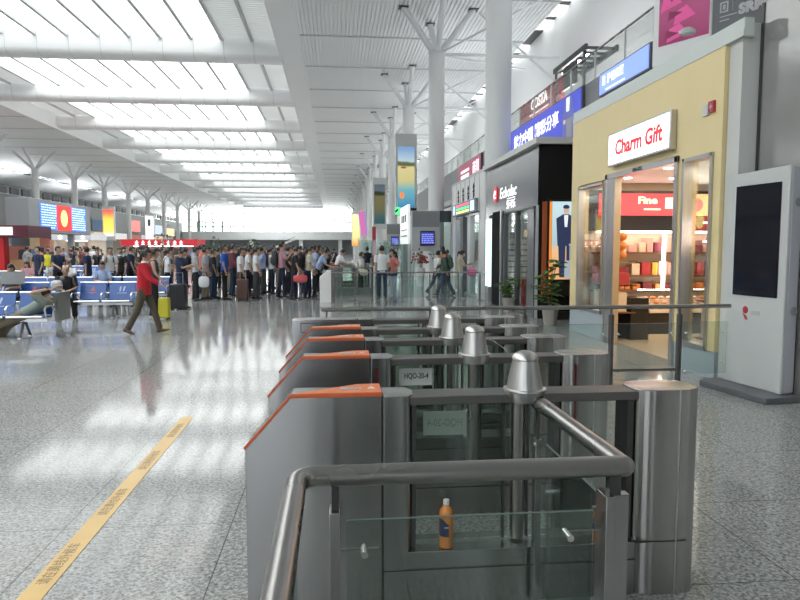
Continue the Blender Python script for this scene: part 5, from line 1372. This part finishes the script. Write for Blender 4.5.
pj = q(213, 22.6, 0, 'stand', 'traveller in dark clothes wearing a camouflage backpack', sc='darkgrey', tc='jeans', h=.95)
backpack(pj, 'camo', 'camouflage backpack left of the blue polo shirt', 1.15, side=0)
q(224, 22.0, 0, 'look', 'man in a bright blue polo shirt and black trousers in the queue', sc='blue', tc='black', h=1.03, eyes=True)
q(232, 23.6, 0, 'stand2', 'man in a maroon plaid shirt just right of the blue polo', shirt='long', sc='plaid', tc='navy', h=1.04)
pj = q(240, 21.9, 0, 'stand', 'woman in a white tee behind a brown upright suitcase', sc='white', tc='brown', h=.97, hair='long')
suitcase(X(242, 21.3), 21.3, .36, .26, .7, 'case_brown', 'brown upright suitcase in front of the woman in a white tee', True)
q(247, 23.2, 0, 'carry', 'man in a white shirt and navy trousers between brown suitcase and white polo', sc='white', tc='darkjeans', h=.99)
q(256, 22.0, 0, 'stand', 'man in a white polo and grey trousers facing right in the queue', sc='white', tc='darkgrey', h=.98)
q(263, 24.2, 180, 'phone', 'man in a blue-grey shirt facing left in the queue', sc='lightblue', tc='darkgrey', h=1.0)
pj = q(271, 24.4, 0, 'strap', 'woman in a white top with a big black shoulder bag', sc='white', tc='darkjeans', h=.98, hair='tail')
backpack(pj, 'cloth_black', 'big black bag on the shoulder of the white-topped woman', 1.25, side=-.1)
pj = q(281.5, 22.6, 8, 'strap', 'tall man in a pinkish shirt with pack straps, tallest in the queue', sc='pink', tc='darkjeans', h=1.09, extras=('straps',))
backpack(pj, 'cloth_darkgrey', 'dark grey backpack on the tallest man in the queue', 1.1)
q(288, 24.5, 0, 'stand2', 'traveller in black half hidden behind the tallest man', sc='black', tc='black', h=1.0)
pj = q(294, 21.6, 0, 'carry', 'man in a black tee carrying a pinkish red bag', sc='black', tc='darkjeans', h=1.0)
hand_bag(pj, 'R', mat('bag_red', (.62, .10, .11), .6), 'pinkish red holdall hanging from the hand of the black tee man', .46, .2, .26, .14, 'holdall')
pj = q(308, 22.2, 0, 'carry', 'man in a cream shirt with a black backpack near the far gates', sc='cream', tc='darkjeans', h=1.0)
backpack(pj, 'cloth_black', 'black backpack on the cream-shirted man', 1.15)
pj = q(318, 23.2, 0, 'lean', 'man in a light blue shirt bending over his bag at the gate', sc='lightblue', tc='black', h=1.0)
backpack(pj, 'cloth_black', 'black bag hanging beneath the bending man in light blue', 1.0, front=True)
q(336, 26.5, 15, 'lean', 'traveller in a white top reaching forward at the far gates', sc='white', tc='beige', h=.98)
pj = q(361, 24.5, -10, 'stand', 'dark-haired person in white and black behind the far railing', sc='white', tc='black', h=.88, hair='short')
hand_bag(pj, 'R', 'cloth_cream', 'cream bag held by the person in white and black', .3, .14, .24, -.05)
# right side
person(X(382, 21.7), 21.75, 95, 'stand', 'man in a white short-sleeved shirt seen from behind at the railing', sc='white', tc='navy', h=1.01, group='people right of the gates')
person(X(394, 22.1), 22.1, 200, 'hips', 'woman in a salmon top and jeans beside the man in the white shirt', sc='salmon', tc='jeans', h=.93, hair='tail', group='people right of the gates')
pj = person(X(437, 23.6), 23.6, 20, 'walk2', 'traveller in a white tee walking beside the green jacket', sc='white', tc='jeans', h=.93, group='people right of the gates')
pj = person(X(445, 22.9), 22.9, 160, 'walk', 'traveller in a dark green jacket and blue jeans near the steel shop', 'jacket', 'green', 'long', 'jeans', h=.96, group='people right of the gates')
backpack(pj, 'cloth_green', 'dark green backpack on the green-jacketed traveller', 1.0)
pj = person(X(460, 21.3), 21.3, 0, 'phone', 'woman in a beige top and pale trousers by the steel shop', sc='beige', tc='palegrey', h=.93, hair='tail', shoes='shoe_white', group='people right of the gates')
hand_bag(pj, 'R', 'cloth_hotpink', 'pink handbag of the woman in pale trousers', .34, .14, .26, .30)
# standing group behind the seats, left
def q2(px, Y, hd, pose, label, **k): return person(X(px, Y), Y, hd, pose, label, group='travellers behind the seats', **k)
q2(38, 24.2, -120, 'stand', 'man in a navy tee standing behind the seats, left of the yellow shirt', sc='navy', tc='navy', h=1.0)
q2(47, 31, -60, 'phone', 'person in a bright yellow shirt among the crowd on the left', sc='yellow', tc='jeans', h=.95)
q2(57, 23.6, -30, 'hips', 'man in a dark navy uniform shirt standing behind the bald man', sc='navy', tc='black', h=1.0)
q2(87, 21.8, 180, 'stand2', 'man in a dark blue tee standing behind the third seat row', sc='navy', tc='darkjeans', h=.99, hair='short')
q2(109.5, 23, -70, 'strap', 'woman in a pale grey shirt with backpack straps behind the seats', sc='palegrey', tc='jeans', h=.98, hair='tail', extras=('straps',))
q2(119.5, 23.8, -90, 'stand', 'woman in a black waistcoat over white, behind the seats', sc='black', tc='black', h=.97, hair='tail', extras=('collar',))
person(X(101, 19.8), 19.8, -60, 'sit', 'person in a pale blue top slumped in the third seat row', sc='lightblue', tc='jeans', group='people by the blue seats')
person(X(69, 25.4), 25.4, -90, 'sit', 'child in a white top sitting in the fourth seat row, right of the uniformed man', sc='white', tc='jeans', h=.92, group='people by the blue seats')
person(X(28, 25.4), 25.4, -90, 'sitarm', 'woman in a pink-white top sitting in the fourth seat row', sc='pink', tc='jeans', h=.95, hair='long', group='people by the blue seats')
person(X(52, 25.2), 25.2, -60, 'sit', 'person in white bending forward in the fourth seat row', sc='palegrey', tc='khaki', h=.95, group='people by the blue seats')
# the crowd farther back
random.seed(23)
cw = ['white', 'palegrey', 'grey', 'grey', 'navy', 'navy', 'black', 'black', 'darkgrey', 'darkgrey', 'lightblue', 'plaid', 'salmon', 'beige', 'green', 'brown', 'white', 'black']
wn = dict(palegrey='pale grey', darkgrey='dark grey', lightblue='light blue', plaid='maroon', darkjeans='dark jeans', khaki='khaki trousers', black='black')
hairs = ['short', 'short', 'short', 'tail', 'long']; hn = dict(short='short-haired', tail='ponytailed', long='long-haired')
tcs = ['darkjeans', 'jeans', 'black', 'khaki', 'darkgrey']; tn = dict(darkjeans='dark jeans', jeans='blue jeans', black='black trousers', khaki='khaki trousers', darkgrey='grey trousers')
used = {}
def crowd(n, x0, x1, ya_, yb_, where, group, hd=(-30, 30), ymin_gap=.58, sw=None):
    pts = []; tries = 0
    while len(pts) < n and tries < 4000:
        tries += 1; y = random.uniform(ya_, yb_); x = X(random.uniform(x0, x1), y)
        if -23 < x < -16 and 36 < y < 42.5: continue
        if all((x-a)**2+(y-b)**2 > ymin_gap**2 for a, b in ALLP): pts.append((x, y)); ALLP.append((x, y))
    pts.sort(key=lambda a: a[0]/a[1])
    for i, (x, y) in enumerate(pts):
        for _ in range(60):
            sc, tc, hr = random.choice(sw or cw), random.choice(tcs), random.choice(hairs)
            if (sc, tc, hr, where) not in used: break
        used[(sc, tc, hr, where)] = 1
        lb = '%s traveller, %s top, %s, %s' % (hn[hr], wn.get(sc, sc), tn[tc], where)
        pose = random.choice(['stand', 'stand2', 'phone', 'look', 'strap', 'carry', 'hips'])
        pj = person(x, y, random.uniform(*hd), pose, lb, random.choice(['tee', 'tee', 'long', 'loose']), sc, 'long', tc, hr, h=random.uniform(.92, 1.04), group=group)
ALLP = [(o.location.x, o.location.y) for o in COL.objects if o.name.startswith('person')]
crowd(26, 190, 330, 24.9, 29, 'behind the front of the queue', 'crowd behind the queue front')
crowd(26, 130, 335, 29.5, 36, 'deeper in the queue', 'crowd deeper in the queue')
crowd(12, 128, 185, 24, 30, 'behind the man in red', 'crowd behind the man in red')
crowd(22, 2, 128, 34.5, 43, 'standing beyond the seat rows', 'crowd beyond the seats', (-180, 180))
crowd(24, 2, 335, 46, 57, 'far away by the stalls', 'crowd by the stalls', (-180, 180))
crowd(5, 345, 470, 28, 34, 'past the far gates', 'people past the far gates', (60, 120), 1.0)

# ------------------------------------------------------------------ light and camera
w = bpy.data.worlds.new('sky'); S.world = w; w.use_nodes = True
nt = w.node_tree; bg = nt.nodes['Background']
bg.inputs['Color'].default_value = (0.985, 1.0, 0.985, 1); bg.inputs['Strength'].default_value = 4.5
def area(name, loc, rot, sx, sy, power, col=(1, 1, 1)):
    l = bpy.data.lights.new(name, 'AREA'); l.shape = 'RECTANGLE'; l.size = sx; l.size_y = sy; l.energy = power; l.color = col
    o = bpy.data.objects.new(name, l); COL.objects.link(o); o.location = loc; o.rotation_euler = rot; return o
area('gift_shop_light', (6.6, 10.4, 2.95), (0, 0, 0), 2.6, 3.8, 75, (1, .80, .58))
area('luggage_shop_light', (6.5, 17.8, 2.7), (0, 0, 0), 2.0, 3.5, 40, (1, .93, .85))
for k in range(7):
    area('added_fill_right', (9.3, 14+k*13, 7.4), (PI, 0, 0), 1.2, 6, 260, (.95, .98, 1))  # added upward fill, no real fitting: brightens the ceiling on the shop side
for k in range(6):
    area('added_fill_left', (-46, 50+k*24, 9.2), (PI, 0, 0), 2, 12, 500, (.95, .98, 1))  # invented fill above the left storey, only there to lift the ceiling tone
area('window_light', (5.25, 12.05, 2.85), (0, 0, 0), .3, 1.0, 4, (1, .85, .65)); area('window_light', (5.25, 8.4, 2.85), (0, 0, 0), .3, .6, 2.5, (1, .9, .75))
cam = bpy.data.cameras.new('camera'); co = bpy.data.objects.new('camera', cam); COL.objects.link(co)
cam.sensor_width = 36; cam.lens = 650/800*36; cam.clip_end = 600; cam.clip_start = .05
pitch = math.atan(52/650); yaw = math.atan(65/650*cos(pitch))
co.location = (0, 0, 1.70); co.rotation_euler = (PI/2-pitch, 0, -yaw)
S.camera = co
S.view_settings.view_transform = 'Standard'; S.view_settings.look = 'None'; S.view_settings.gamma = 1; S.view_settings.use_curve_mapping = False
S.view_settings.exposure = 0.15
S.cycles.use_denoising = True
S.cycles.max_bounces = 14; S.cycles.diffuse_bounces = 6; S.cycles.glossy_bounces = 4; S.cycles.transparent_max_bounces = 24
S.cycles.sample_clamp_indirect = 8
